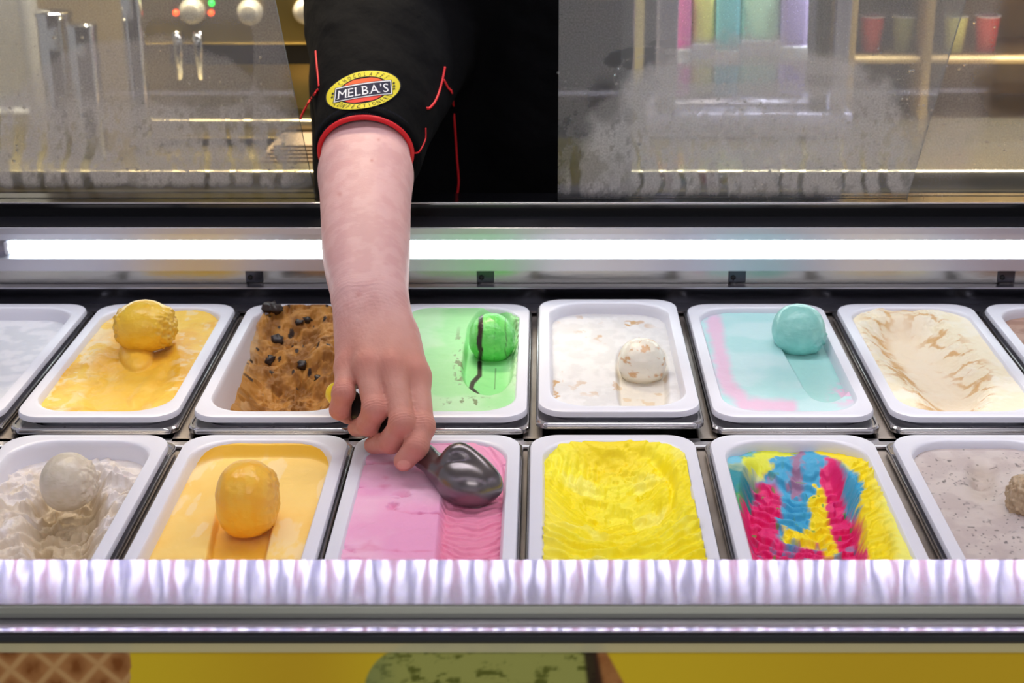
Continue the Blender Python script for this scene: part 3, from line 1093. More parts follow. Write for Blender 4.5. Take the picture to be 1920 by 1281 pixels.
def f_rainbow(u, v, x, y):
    n = fbm(x * 50, y * 50, None, 5, 14)
    wob = 26 * (fbm(x * 28, y * 28, None, 3, 141) - .5)
    wob2 = 12 * (fbm(x * 70, y * 70, None, 3, 142) - .5) + 14 * (fbm(x * 190, y * 170, None, 2, 149) - .5)
    U, V = u + wob * .5 + wob2, v + wob * .6 + wob2
    # the scooped bowl
    inb = 1 - sstep(.86, 1.04, np.hypot((u - 1500 - (v - 950) * .18) / 112, (v - 985) / 165))
    inb = inb * (1 - farw(y, .10, .150))
    z = -.005 - .024 * inb + .006 * (n - .5) - .006 * farw(y, .120, .160) * sstep(.4, .6, vnoise(x * 30, y * 0, None, 148))
    rip = saw((v + .0022 * (u - 1530) ** 2) / 17.0 + 2.4 * fbm(x * 42, y * 36, None, 3, 143))
    z = z + .0056 * (rip - .5) * inb * (.2 + 1.5 * fbm(x * 60, y * 60, None, 3, 150)) + .0075 * inb * (ridged(x * 38, y * 48, 4, 144) - .55) * sstep(970, 1020, v)
    yw = sstep(1588, 1605, u - (v - 900) * .10) * sstep(1660, 1640, u - (v - 900) * .18)
    z = z + .0042 * yw * (saw((v + u * .5) / 17. + 2.6 * fbm(x * 45, y * 45, None, 3, 145)) - .3) * (.2 + 1.6 * fbm(x * 70, y * 50, None, 3, 156)) * (1 - farw(y, .11, .15))
    # colours
    Y, CY, MG, PY, TL, LB = [lin(c) for c in ((254, 228, 14), (66, 172, 214), (232, 32, 116), (252, 248, 120), (30, 142, 156), (120, 200, 226))]
    c = base_c(x.shape, (254, 230, 20))
    c = mixc(c, PY, sstep(1618, 1655, U - (v - 870) * .24 + 10))
    # left wall: blues and greens
    c = mixc(c, LB, sstep(1432, 1405, U - (v - 850) * .05) * sstep(900, 870, V))
    c = mixc(c, TL, sstep(1432, 1415, U - (v - 950) * .10) * sstep(872, 900, V))
    c = mixc(c, CY, sstep(1440, 1424, U - (v - 950) * .12) * sstep(985, 1000, V))
    c = mixc(c, lin((86, 170, 74)), .8 * ell(U, V, 1398, 945, 26, 20, .4) + .6 * cap(U, V, (1395, 862), (1500, 838), 8, .6))
    c = mixc(c, lin((226, 232, 60)), cap(U, V, (1400, 872), (1470, 845), 11, .4))
    # bowl
    c = mixc(c, CY, 1 - sstep(.92, 1.04, np.hypot((U - 1500) / 92, (V - 915) / 62)))
    c = mixc(c, CY, cap(U, V, (1505, 880), (1580, 930), 36, .12))
    c = mixc(c, MG, ell(U, V, 1440, 925, 36, 40, .2))
    c = mixc(c, MG, cap(U, V, (1430, 950), (1440, 1080), 38, .12))
    c = mixc(c, MG, cap(U, V, (1480, 1035), (1570, 1060), 52, .12))
    c = mixc(c, CY, cap(U, V, (1505, 920), (1500, 965), 42, .15))
    c = mixc(c, MG, cap(U, V, (1556, 892), (1588, 985), 22, .2))
    c = mixc(c, MG, cap(U, V, (1588, 985), (1594, 1070), 24, .2))
    c = mixc(c, Y, cap(U, V, (1532, 904), (1548, 990), 18, .2))
    c = mixc(c, Y, cap(U, V, (1548, 990), (1480, 975), 15, .3))
    c = mixc(c, MG, ell(U, V, 1525, 1030, 62, 34, .2))
    c = mixc(c, Y, cap(U, V, (1552, 985), (1562, 1005), 13, .4))
    c = mixc(c, lin((230, 190, 40)), ell(U, V, 1568, 1025, 18, 13, .4) * .7)
    c = mixc(c, lin((70, 150, 190)), sstep(.60, .70, fbm(x * 70, y * 70, None, 4, 146)) * inb * sstep(980, 1010, v) * .7)
    c = mixc(c, lin((200, 60, 90)), .8 * cap(U, V, (1510, 828), (1562, 832), 6, .5) + .6 * cap(U, V, (1500, 850), (1490, 895), 10, .5))
    dots = sstep(.88, .91, vnoise(x * 160, y * 120, None, 147)) * inb
    c = mixc(c, lin((90, 150, 70)), dots * .8)
    return z, c


def f_oreo(u, v, x, y):
    n = fbm(x * 60, y * 60, None, 4, 15)
    z = -.008 + .001 * (n - .5)
    dent = ell(u, v, 1842, 898, 26, 22, .5) + .7 * ell(u, v, 1845, 925, 28, 22, .5)
    z = z - .004 * dent * (.5 + n) + .005 * ell(u, v, 1915, 960, 24, 60, .4) * ridged(x * 60, y * 60, 3, 151)
    c = mixc(base_c(x.shape, (208, 196, 190)), lin((196, 182, 178)), sstep(.35, .65, n))
    sp = .8 * sstep(.84, .92, vnoise(x * 420, y * 300, None, 152)) * sstep(.42, .6, fbm(x * 30, y * 30, None, 3, 153))
    sp2 = sstep(.93, .96, vnoise(x * 190, y * 150, None, 154)) * .7
    far = sstep(850, 826, v)
    c = mixc(c, lin((92, 84, 84)), np.clip(sp + sp2 + far * sstep(.62, .7, fbm(x * 120, y * 80, None, 3, 155)), 0, .9))
    c = mixc(c, lin((186, 168, 150)), np.clip(dent, 0, 1) * .5)
    return z, c


BACK = [(-62, 'coconut', f_white, 'plain white', 0, M['ice']), (243, 'mango', f_mango_back, 'frosted mango yellow', 0, M['ice']), (550, 'chocolate', f_choc, 'chunky chocolate brown', 0, M['ice_rough']),
        (850, 'mint', f_green, 'pale green', 0, M['ice']), (1151, 'cream', f_cream, 'off-white', .006, M['ice']), (1455, 'blue', f_blue, 'pale blue and pink', 0, M['ice']),
        (1764, 'caramel', f_caramel, 'cream and caramel rippled', 0, M['ice']), (2069, 'brown', f_brown, 'milky brown', 0, M['ice'])]
FRONT = [(88, 'cookie', f_cookie, 'beige', 0, M['ice_rough']), (454, 'mango', f_mango_front, 'smooth orange-yellow', 0, M['ice']), (804, 'pink', f_pink, 'pink', 0, M['ice_rough']),
         (1160, 'yellow', f_yellow, 'bright lemon yellow', 0, M['ice_rough']), (1525, 'rainbow', f_rainbow, 'yellow, blue and magenta', 0, M['ice_rough']), (1898, 'speckled', f_oreo, 'greyish beige dark-speckled', 0, M['ice'])]
LABELS = {
    ('b', 'coconut'): 'white plastic tub of white ice cream, at the left end of the back row',
    ('b', 'mango'): 'white tub of frosted yellow mango ice cream in the back row',
    ('b', 'chocolate'): 'white tub of dug-out brown chocolate chip ice cream behind the hand',
    ('b', 'mint'): 'white tub of pale green mint ice cream right of the wrist',
    ('b', 'cream'): 'white tub of off-white ice cream with brown flecks, standing a little proud',
    ('b', 'blue'): 'white tub of pale blue ice cream with a pink ripple along its edge',
    ('b', 'caramel'): 'white tub of cream coloured ice cream with golden caramel ripples',
    ('b', 'brown'): 'white tub of milky brown ice cream, last on the right of the back row',
    ('f', 'cookie'): 'white tub of beige ice cream torn up around a pale ball, front row left',
    ('f', 'mango'): 'white tub of smooth orange-yellow ice cream in the front row',
    ('f', 'pink'): 'white tub of pink ice cream that the metal scoop digs into',
    ('f', 'yellow'): 'white tub of bright lemon yellow ice cream with swirled ridges',
    ('f', 'rainbow'): 'white tub of rainbow ice cream in yellow, blue and magenta',
    ('f', 'speckled'): 'white tub of greyish beige ice cream with dark specks, front row right',
}
W_B, L_B, W_F, L_F = .168, .364, .164, .364
DEPTH = .110
TUBS = {}
pan_me, tub_me = {}, {}


def place_row(row, items, W, Ln, yc, zr, vmid):
    for (uc, key, fn, fl, dz, fm) in items:
        x = at_z(uc, vmid, zr)[0]
        zrim = R + zr + dz
        lab = LABELS[(row, key)]
        # the steel pan under the tub
        pz = zrim - .012 - .108 + .012
        pan = thing('steel_pan', 'steel pan holding the tub of ' + fl + (' ice cream in the back row' if row == 'b' else ' ice cream in the front row'), 'pan', (x, yc - .001, pz - .0045), 'steel pans under the tubs')
        if row not in pan_me:
            pv, pf = pan_mesh(W + .0055, Ln + .012, DEPTH + .0025)
            pan_me[row] = obj('pan_body', pv, pf, M['pan_steel'], pan, smooth='auto', world_coords=False)
            tub_me[row] = None
        else:
            o = pan_me[row].copy(); C.objects.link(o); o.parent = pan
        pan.location.z = zrim - DEPTH - .0035
        tub = thing('ice_cream_tub', lab, 'tub', (x, yc, zrim - DEPTH), 'ice cream tubs in the ' + ('back' if row == 'b' else 'front') + ' row')
        if tub_me[row] is None:
            tv, tf = tub_mesh(W, Ln, DEPTH)
            tub_me[row] = obj('container', tv, tf, M['tub'], tub, smooth='auto', world_coords=False)
        else:
            o = tub_me[row].copy(); C.objects.link(o); o.parent = tub
        small = key in ('coconut', 'brown')
        nx, ny = (70, 150) if small else (170, 330)
        A, B = fill_grid(nx, ny)
        hx0, hy0 = W / 2 - .0138, Ln / 2 - .0176
        X, Y = rr_map(A, B, hx0, hy0, .040)
        z0 = -.012
        uu, vv = proj(X + x, Y + yc, np.full_like(X, zrim + z0))
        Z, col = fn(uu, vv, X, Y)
        # follow the tapering walls
        dep = np.clip(-Z, 0, .09)
        k = .0155 / (DEPTH - .011)
        sx = (hx0 - k * np.maximum(dep - .008, 0) + .0012) / hx0
        sy = (hy0 - k * np.maximum(dep - .008, 0) + .0012) / hy0
        X2, Y2 = X * sx, Y * sy
        V = np.stack([X2, Y2, Z + DEPTH], -1).reshape(-1, 3)
        i = np.arange(nx * ny).reshape(ny, nx)
        q = np.stack([i[:-1, :-1], i[:-1, 1:], i[1:, 1:], i[1:, :-1]], -1).reshape(-1, 4)
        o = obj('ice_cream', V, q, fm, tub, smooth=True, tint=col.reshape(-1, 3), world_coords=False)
        o['label'] = fl + ' ice cream filling'
        TUBS[(row, key)] = (x, yc, zrim, tub, o)


place_row('b', BACK, W_B, L_B, 1.699, 0.0, 680)
place_row('f', FRONT, W_F, L_F, 1.300, -.004, 940)

# flat bars between neighbouring pans
xb = [TUBS[('b', k[1])][0] for k in BACK]
xf = [TUBS[('f', k[1])][0] for k in FRONT]
for a, b in zip(xb[:-1], xb[1:]):
    m_ = (a + b) / 2
    obj('divider', *box(m_ - .010, m_ + .010, 1.500, 1.915, R - .0245, R - .0205, .001), M['divider'], cnt, smooth=False)
for a, b in zip(xf[:-1], xf[1:]):
    m_ = (a + b) / 2
    obj('divider', *box(m_ - .010, m_ + .010, 1.084, 1.500, R - .0290, R - .0250, .001), M['divider'], cnt, smooth=False)


# ------------------------------------------------------------------ balls of ice cream
def ball(u, v, z, rx, ry, rz, label, colf, rag=None, seed=0, lean=0.0, pw=2.15):
    c = at_z(u, v, z)
    nu, nv = 120, 70
    th = np.linspace(0, 2 * math.pi, nu, endpoint=False)
    ph = np.linspace(.02, math.pi - .02, nv)
    T, P = np.meshgrid(th, ph)
    dx, dy, dz = np.sin(P) * np.cos(T), np.sin(P) * np.sin(T), np.cos(P)
    n = fbm(dx * 4 + seed, dy * 4, dz * 4, 4, seed)
    r = 1 + .035 * (n - .5)
    # shallow horizontal tears
    t = np.clip(ridged((dx * 2.2 + seed) * 1.0, dz * 9, 2, seed + 3) - .86, 0, 1) * 7
    r = r + .016 * (fbm(dx * 13 + seed, dy * 13, dz * 20, 3, seed + 5) - .5)
    r = r - .030 * np.clip(t, 0, 1) * sstep(.30, .55, fbm(dx * 3, dz * 3 + dy, None, 2, seed + 9)) * sstep(.8, .3, dz)
    rg = np.zeros_like(dx)
    for (ang, wid, amp, zlo, zhi) in (rag or []):
        a = math.radians(ang)
        side = dx * math.cos(a) + dy * math.sin(a)
        m_ = sstep(1 - wid, 1 - wid * .45, side) * sstep(zlo - .25, zlo, dz) * (1 - sstep(zhi, zhi + .25, dz))
        nn = fbm(dx * 9 + seed, dy * 9, dz * 9, 4, seed + 40)
        r = r + m_ * amp * (nn - .25) * 2
        rg = np.maximum(rg, m_)
    bx = (np.abs(dx) ** pw + np.abs(dy) ** pw + np.abs(dz) ** pw) ** (-1 / pw)
    r = r * bx * (.97 if pw > 2.5 else 1)
    V = np.stack([dx * r * rx + lean * dz * rx, dy * r * ry, dz * r * rz], -1) + c
    V[..., 2] = np.maximum(V[..., 2], c[2] - rz * .80)
    col = colf(dx, dy, dz, n, rg)
    i = np.arange(nu * nv).reshape(nv, nu)
    q = np.stack([i[:-1], i[1:], np.roll(i[1:], -1, 1), np.roll(i[:-1], -1, 1)], -1).reshape(-1, 4)
    V = V.reshape(-1, 3)
    base = c - [0, 0, rz * .8]
    # close the two poles
    top, bot = len(V), len(V) + 1
    V = np.concatenate([V, [V[i[0]].mean(0), V[i[-1]].mean(0)]])
    fa = [tuple(k) for k in q.tolist()]
    for j in range(nu):
        fa.append((int(i[0, j]), int(i[0, (j + 1) % nu]), top))
        fa.append((int(i[-1, (j + 1) % nu]), int(i[-1, j]), bot))
    cc = np.concatenate([col.reshape(-1, 3), [col[0].mean(0), col[-1].mean(0)]])
    o = obj('ice_cream_ball', V, fa, M['ball'], None, smooth=True, tint=cc, loc=base)
    tag(o, label, 'ice cream', 'balls of ice cream in the tubs')
    return o


def flat_col(c, c2=None, rc=None):
    def g(dx, dy, dz, n, rg):
        o = base_c(dx.shape, c)
        if c2 is not None:
            o = mixc(o, lin(c2), sstep(.35, .65, n))
        if rc is not None:
            o = mixc(o, lin(rc), rg * .7)
        return o
    return g


def mint_col(dx, dy, dz, n, rg):
    o = mixc(base_c(dx.shape, (126, 232, 116)), lin((104, 220, 98)), sstep(.35, .65, n))
    w = .03 * np.sin(dz * 7)
    s = np.abs(dx + .46 + w) - .035 - .05 * n * (dz > -.2)
    o = mixc(o, lin((54, 40, 34)), (dy < .5) * (1 - sstep(.03, .07, s)))
    o = mixc(o, lin((70, 120, 60)), (dy < .5) * .8 * (1 - sstep(.006, .03, np.abs(dx - .62 - w))))
    o = mixc(o, lin((70, 150, 60)), (dy < .5) * .5 * (1 - sstep(.004, .016, np.abs(dx - .15 + w))))
    return o


def cream_col(dx, dy, dz, n, rg):
    o = base_c(dx.shape, (244, 238, 222))
    a = np.arctan2(dy, dx) / math.pi * 8
    m_ = sstep(.63, .72, fbm(a, dz * 7, None, 3, 91))
    o = mixc(o, lin((210, 150, 70)), m_ * .75)
    return mixc(o, lin((240, 224, 184)), sstep(-.2, -.7, dz) * .5)


ball(271, 612, .018, .0330, .0340, .0300, 'mango yellow ball with ragged sides, high at the back of its tub', flat_col((250, 206, 66), (246, 198, 54), (240, 190, 60)), [(0, .55, .16, -.7, .5), (180, .45, .10, -.6, .6)], 3)
ball(922, 634, .008, .0265, .0330, .0275, 'bright green mint ball striped with dark chocolate', mint_col, [(10, .5, .05, -.6, .3)], 5)
ball(1203, 679, .002, .0262, .0290, .0262, 'off-white ball with toffee brown flecks', cream_col, [(0, .5, .06, -.7, .2)], 6)
ball(1497, 619, .010, .0305, .0320, .0300, 'pale turquoise ball in the blue and pink tub', flat_col((160, 226, 216), (150, 220, 210)), [(-20, .5, .10, -.7, -.1)], 7)
ball(127, 904, -.002, .0245, .0290, .0270, 'smooth pale beige ball on torn beige ice cream', flat_col((214, 202, 180), (220, 208, 190), (230, 216, 194)), [(0, .42, .14, -.6, .6)], 8)
ball(463, 936, .007, .0272, .0330, .0345, 'orange-yellow oval ball in the front-row mango tub', flat_col((255, 198, 66), (255, 190, 54), (252, 196, 90)), [(0, .45, .085, -.6, .6)], 9, 0, 2.4)
ball(1934, 936, .000, .0200, .0240, .0230, 'ragged beige ball cut off by the right edge', flat_col((198, 172, 140), (176, 150, 118)), [(180, .9, .16, -.7, .7)], 10)

# chocolate lumps in the brown tub
rng = np.random.default_rng(5)
xc, yc_, zr_, tub_, ice_ = TUBS[('b', 'chocolate')]
me = ice_.data
co = np.zeros(len(me.vertices) * 3, np.float32); me.vertices.foreach_get('co', co)
co = co.reshape(-1, 3) + np.array([xc, yc_, zr_ - DEPTH])
pu, pv = proj(co[:, 0], co[:, 1], co[:, 2])
for (u, v, s) in ((503, 572, .0085), (519, 584, .007), (562, 603, .005), (578, 600, .006), (520, 635, .007), (506, 674, .006), (566, 684, .006), (597, 708, .005)):
    k = int(np.argmin((pu - u) ** 2 + (pv - v) ** 2 - 0 * co[:, 1]))
    p = co[k] + [0, 0, -s * .25 if v > 590 else s * .3]
    nu, nv = 14, 9
    th = np.linspace(0, 2 * math.pi, nu, endpoint=False); ph = np.linspace(.15, math.pi - .15, nv)
    T, P = np.meshgrid(th, ph)
    d = np.stack([np.sin(P) * np.cos(T), np.sin(P) * np.sin(T), np.cos(P)], -1)
    rr_ = 1 + 1.7 * (fbm(d[..., 0] * 1.6 + u, d[..., 1] * 1.6, d[..., 2] * 1.6, 3, 7) - .5)
    V = (d * rr_[..., None] * [s, s, s * .8] + p).reshape(-1, 3)
    i = np.arange(nu * nv).reshape(nv, nu)
    fa = [tuple(k) for k in np.stack([i[:-1], i[1:], np.roll(i[1:], -1, 1), np.roll(i[:-1], -1, 1)], -1).reshape(-1, 4).tolist()]
    fa += [tuple(i[0][::1].tolist()), tuple(i[-1][::-1].tolist())]
    obj('chocolate_chunk', V, fa, M['chip'], tub_, smooth=True)

# ------------------------------------------------------------------ the person: arm and hand
person = thing('person', 'person in a black shirt with red piping, reaching a scoop into the pink tub', 'person', (-.09, 2.30, 0))

S_ = at(700, 10, 2.10)                    # shoulder
CUFF = at(686, 285, 1.905)
ELB = at(686, 338, 1.865)
FA1 = at(686, 430, 1.775)
FA2 = at(688, 500, 1.700)
WR = at(695, 565, 1.630)
side = np.array([1.0, 0, 0])


def hand_field():
    h = .0019
    fd = Field((-.36, 1.30, R - .03), (-.05, 2.22, R + .42), h)
    # arm: two bones side by side give the flattened section
    rings = [(S_, .040, .012), (CUFF, .0400, .0085), (ELB, .0405, .0085), (FA1, .0360, .0085), (FA2, .0290, .0110), (WR, .0215, .0118)]
    tab = np.array([list(p) + [r, o] for p, r, o in rings])
    tab = smooth_path(tab, 26)
    rings = [(t[:3], t[3], t[4]) for t in tab]
    for s in (-1, 1):
        for (a, ra, oa), (b, rb, ob) in zip(rings[:-1], rings[1:]):
            fd.cone(a + s * oa * side, b + s * ob * side, ra, rb, .012)
    # palm
    mcp = {'pinky': at(653, 690, 1.575), 'ring': at(690, 690, 1.556), 'middle': at(736, 692, 1.552), 'index': at(779, 706, 1.560)}
    mr = {'pinky': .0120, 'ring': .0135, 'middle': .0142, 'index': .0140}
    off = {'pinky': -.018, 'ring': -.007, 'middle': .006, 'index': .018}
    for k in mcp:
        fd.cone(WR + off[k] * side, mcp[k], .0175, mr[k], .014)
    fd.cone(WR - .012 * side + [0, -.02, -.012], mcp['pinky'] + [.006, .012, -.012], .017, .013, .014)
    fd.cone(WR + .012 * side + [0, -.015, -.010], mcp['index'] + [-.006, .018, -.010], .020, .014, .014)
    palm = fd.F.copy()
    # fingers
    J = {
        'pinky': [(653, 690, 1.575), (644, 737, 1.545), (637, 768, 1.553), (652, 780, 1.575)],
        'ring': [(690, 690, 1.556), (704, 768, 1.527), (690, 796, 1.538), (668, 803, 1.562)],
        'middle': [(736, 692, 1.552), (755, 793, 1.514), (733, 828, 1.526), (699, 835, 1.554)],
        'index': [(781, 706, 1.562), (792, 800, 1.523), (780, 838, 1.508), (757, 865, 1.508)],
    }
    rad = {'pinky': (.0120, .0107, .0098, .0082), 'ring': (.0128, .0122, .0110, .0085), 'middle': (.0134, .0125, .0115, .0088), 'index': (.0128, .0122, .0118, .0100)}
    out = palm
    allp = {}
    for k, js in J.items():
        p = [at(*j) for j in js]
        allp[k] = p
        g = Field((0, 0, 0), (h, h, h), h)
        g.lo, g.n, g.h = fd.lo, fd.n, h
        g.F = np.full_like(palm, 1.0)
        r = rad[k]
        g.cone(p[0], p[1], r[0], r[1] * .96, .003)
        g.cone(p[1], p[2], r[1], r[2], .004)
        g.cone(p[2], p[3], r[2], r[3], .004)
        # knuckle swellings
        g.cone(p[1] + [0, -.002, .001], p[1] + [0, -.001, 0], r[1] * .93, r[1] * .9, .005)
        out = smin(out, smin(palm, g.F, .011), .0016)
        del g
    fd.F = out
    # thumb: leaves the side of the palm and closes under the handle, behind the index finger
    t0, t1, t2, t3 = at(748, 632, 1.600), at(768, 712, 1.592), at(764, 768, 1.577), at(742, 798, 1.570)
    fd.cone(t0, t1, .0165, .0135, .012)
    fd.cone(t1, t2, .0135, .0115, .003)
    fd.cone(t2, t3, .0115, .0090, .003)
    V, Q = fd.mesh()
    V = relax(V, Q, 2, .5)
    V, Q = subdiv(V, Q)
    V = relax(V, Q, 1, .5)
    return V, Q, allp, mcp


aV, aQ, FING, MCP = hand_field()
N = normals(aV, aQ)
# knuckle creases and fine folds
disp = np.zeros(len(aV))
red = np.zeros(len(aV))
for k, p in FING.items():
    for j, (w, amp) in ((1, (.0085, .0011)), (2, (.006, .0006))):
        ax = p[j] - p[j - 1]; ax /= np.linalg.norm(ax)
        d = aV - p[j]
        s = d @ ax
        wv = .0022 * (fbm(aV[:, 0] * 190, aV[:, 1] * 190, aV[:, 2] * 190, 2, 5 + j) - .5)
        near = np.exp(-(np.linalg.norm(d, axis=1) / .016) ** 4)
        front = sstep(-.2, .4, -N[:, 1] * .8 + N[:, 2] * .5)
        disp -= .75 * amp * near * front * (np.exp(-((s - .0030 + wv) / .0010) ** 2) + .8 * np.exp(-((s + .0034 + wv) / .0010) ** 2) + np.exp(-((s + wv) / .0010) ** 2) + .5 * np.exp(-((s - .0062 + wv) / .0010) ** 2)) * (.5 + fbm(aV[:, 0] * 260, aV[:, 1] * 260, aV[:, 2] * 260, 2, 8))
        red = np.maximum(red, near * front * .8)
    d = np.linalg.norm(aV - p[3], axis=1)
    red = np.maximum(red, .7 * np.exp(-(d / .016) ** 2))
for k, m_ in MCP.items():
    d = np.linalg.norm(aV - m_ - [0, -.006, .012], axis=1)
    red = np.maximum(red, .55 * np.exp(-(d / .016) ** 2))
    disp += .0014 * np.exp(-(np.linalg.norm(aV - m_ - [0, -.004, .012], axis=1) / .009) ** 2)
# tendons between wrist and knuckles, wrist folds, arm unevenness
disp += .0012 * (fbm(aV[:, 0] * 28, aV[:, 1] * 14, aV[:, 2] * 14, 3, 3) - .5)
hw = sstep(WR[1] + .02, WR[1] - .05, aV[:, 1])
disp += hw * .00035 * (ridged(aV[:, 0] * 260 + aV[:, 1] * 120, aV[:, 1] * 200 - aV[:, 2] * 160, 2, 17) - .5)
# index nail and pinky nail edge
wr = np.exp(-((aV[:, 1] - WR[1] + .012) / .03) ** 2)
disp += wr * .00009 * np.sin(aV[:, 1] * 1300 + 14 * fbm(aV[:, 0] * 60, aV[:, 1] * 60, None, 3, 6))
aV = aV + N * disp[:, None]
hand = sstep(WR[1] + .02, WR[1] - .10, aV[:, 1])
nn = fbm(aV[:, 0] * 70, aV[:, 1] * 70, aV[:, 2] * 70, 4, 11)
col = mixc(np.broadcast_to(lin((212, 170, 170)), (len(aV), 3)), lin((200, 152, 152)), sstep(.35, .65, nn) * .6)
col = mixc(col, lin((202, 142, 122)), hand * .8)
col = mixc(col, lin((204, 118, 102)), red * .65)
pu_, pv_ = proj(aV[:, 0], aV[:, 1], aV[:, 2])
nail = ell(pu_, pv_, 757, 872, 13, 9, .12) * sstep(.1, -.4, N[:, 1]) * (aV[:, 1] < 1.45)
col = mixc(col, lin((226, 168, 150)), nail * .8)
skin_spot = lambda u, v, r: np.exp(-((proj(aV[:, 0], aV[:, 1], aV[:, 2])[0] - u) ** 2 + (proj(aV[:, 0], aV[:, 1], aV[:, 2])[1] - v) ** 2) / r ** 2)
for (u, v, r, a) in ((697, 301, 3, .6), (710, 262, 3, .4), (637, 364, 5, .4), (672, 552, 6, .35)):  # moles, and the wrist-bone dimple's shade painted as a faint dark spot
    col = mixc(col, lin((170, 96, 80)), skin_spot(u, v, r) * a)
arm = obj('body', aV, aQ, M['skin'], person, smooth=True, tint=col)
arm['label'] = 'bare right forearm and hand closed around the scoop handle'

# finger nail of the index finger, just in view at its tip
p2, p3 = FING['index'][2], FING['index'][3]

# ------------------------------------------------------------------ the shirt
AX = (CUFF - S_) / np.linalg.norm(CUFF - S_)


def shirt_field():
    h = .0042
    fd = Field((-.46, 1.84, R - .20), (.30, 2.50, R + .52), h)
    for (a, b, ra, rb) in (((-.205, 2.25, R - .15), (-.205, 2.215, R + .34), .126, .118), ((.005, 2.25, R - .15), (.005, 2.225, R + .34), .120, .118)):
        fd.cone(a, b, ra, rb, .06)
    fd.cone(S_ + [.05, .05, .03], (.02, 2.25, R + .40), .085, .085, .06)
    fd.cone((.03, 2.30, R + .38), (.055, 2.42, R + .10), .070, .056, .03)
    # sleeve, bagging a little under the arm
    fd.cone(S_, CUFF + AX * .05, .090, .0545, .045)
    fd.cone(S_ + [.05, -.01, -.06], CUFF + np.array([.012, .035, -.012]), .078, .050, .03)
    # cut square at the cuff, hollow it out
    X = fd.lo[0] + h * np.arange(fd.n[0]); Y = fd.lo[1] + h * np.arange(fd.n[1]); Z = fd.lo[2] + h * np.arange(fd.n[2])
    X, Y, Z = np.meshgrid(X, Y, Z, indexing='ij', sparse=True)
    pl = ((X - CUFF[0]) * AX[0] + (Y - CUFF[1]) * AX[1] + (Z - CUFF[2]) * AX[2]).astype(np.float32)
    fd.F = np.maximum(fd.F, pl)
    t = -pl
    rad = np.sqrt(np.maximum((X - CUFF[0]) ** 2 + (Y - CUFF[1]) ** 2 + (Z - CUFF[2]) ** 2 - pl ** 2, 0))
    inner = np.maximum(rad - (.0515 + .06 * np.maximum(t, 0)), t - .07).astype(np.float32)
    fd.F = np.maximum(fd.F, -inner)
    V, Q = fd.mesh()
    V = relax(V, Q, 3, .5)
    Nn = normals(V, Q)
    w = fbm(V[:, 0] * 14 + V[:, 2] * 9, V[:, 1] * 9, V[:, 2] * 13, 3, 9) - .5
    V = V + Nn * (.010 * w * sstep(.0, .06, np.abs((V - CUFF) @ AX)))[:, None]
    return V, Q


sV, sQ = shirt_field()
shirt = obj('shirt', sV, sQ, M['shirt'], person, smooth=True)
shirt['label'] = 'black shirt with red piping and an oval badge on the sleeve'
bvh = BVHTree.FromPolygons([tuple(p) for p in sV.tolist()], [tuple(q) for q in sQ.tolist()])
EYE = Vector((0, 0, CAMZ))


def on_shirt(u, v, lift=.001, fallback=2.05):
    d = Vector(at(u, v, 1.0).tolist()) - EYE
    d.normalize()
    p, n, i, dist = bvh.ray_cast(EYE, d)
    if p is None:
        return at(u, v, fallback)
    return np.array(p) - np.array(d) * lift


# the cuff: red edge and ribbed band around the opening
e1 = np.cross(AX, [0, 0, 1.0]); e1 /= np.linalg.norm(e1)
e2 = np.cross(e1, AX)
ring = lambda r, t: [CUFF + AX * t + r * (math.cos(a) * e1 + math.sin(a) * e2) for a in np.linspace(0, 2 * math.pi, 72, endpoint=False)]
obj('cuff_piping', *tube(ring(.0545, .0015), .0031, 10, True), M['red'], shirt)
# ribbed band: a corrugated sleeve end
loops = []
for t, r in ((-.0005, .0535), (-.001, .0570), (-.006, .0590), (-.0125, .0612), (-.0140, .0580)):
    a = np.linspace(0, 2 * math.pi, 360, endpoint=False)
    rr2 = r + .0005 * (np.arange(360) % 2)
    loops.append(CUFF + AX * t + rr2[:, None] * (np.cos(a)[:, None] * e1 + np.sin(a)[:, None] * e2))
obj('ribbed_band', *loft(loops), M['rib'], shirt, smooth=False)


def pipe(pts, r=.0016, lift=.0008):
    p = [on_shirt(u, v, lift) for u, v in smooth_path(pts, 40)]
    p = smooth_path(np.array(p)[::3], 60)
    obj('red_piping', *tube(p, r, 8), M['red'], shirt)


pipe([(834, 126), (828, 155), (818, 186), (806, 202), (800, 203)])
pipe([(832, 150), (840, 165), (848, 178), (853, 240), (857, 300), (860, 340), (857, 366)])
pipe([(592, 96), (594, 120), (597, 150), (598, 162)], .0014)
pipe([(596, 168), (580, 190), (568, 212), (563, 224)], .0014, .004)
pipe([(798, 240), (797, 262), (786, 284), (775, 287)], .0010)

# badge
def badge_mesh(name, polys, lift, m):
    """polys: list of (points2d, faces) in picture-plane units on the sleeve"""
    V, Fc, o = [], [], 0
    for pts, fs in polys:
        for (u, v) in pts:
            V.append(on_shirt(u, v, lift))
        Fc += [tuple(i + o for i in q) for q in fs]
        o += len(pts)
    return obj(name, np.array(V), Fc, m, shirt, smooth=False)


def badge_xy(a, b):
    """a, b in -1..1 over the oval: tilted, flattened along the cuff side"""
    x, y = a * 69, b * 36
    y = y * (1 - .06 * (b > 0))
    x = x + (-7 * max(b, 0) * max(-a, 0)) + (-4 * max(-b, 0) * min(a, 0)) * 1.5
    x = x - 11 * b * abs(b) * max(-a, 0) + 3 * b
    u = 681 + x; v = 169.5 + y - .150 * x
    return u, v


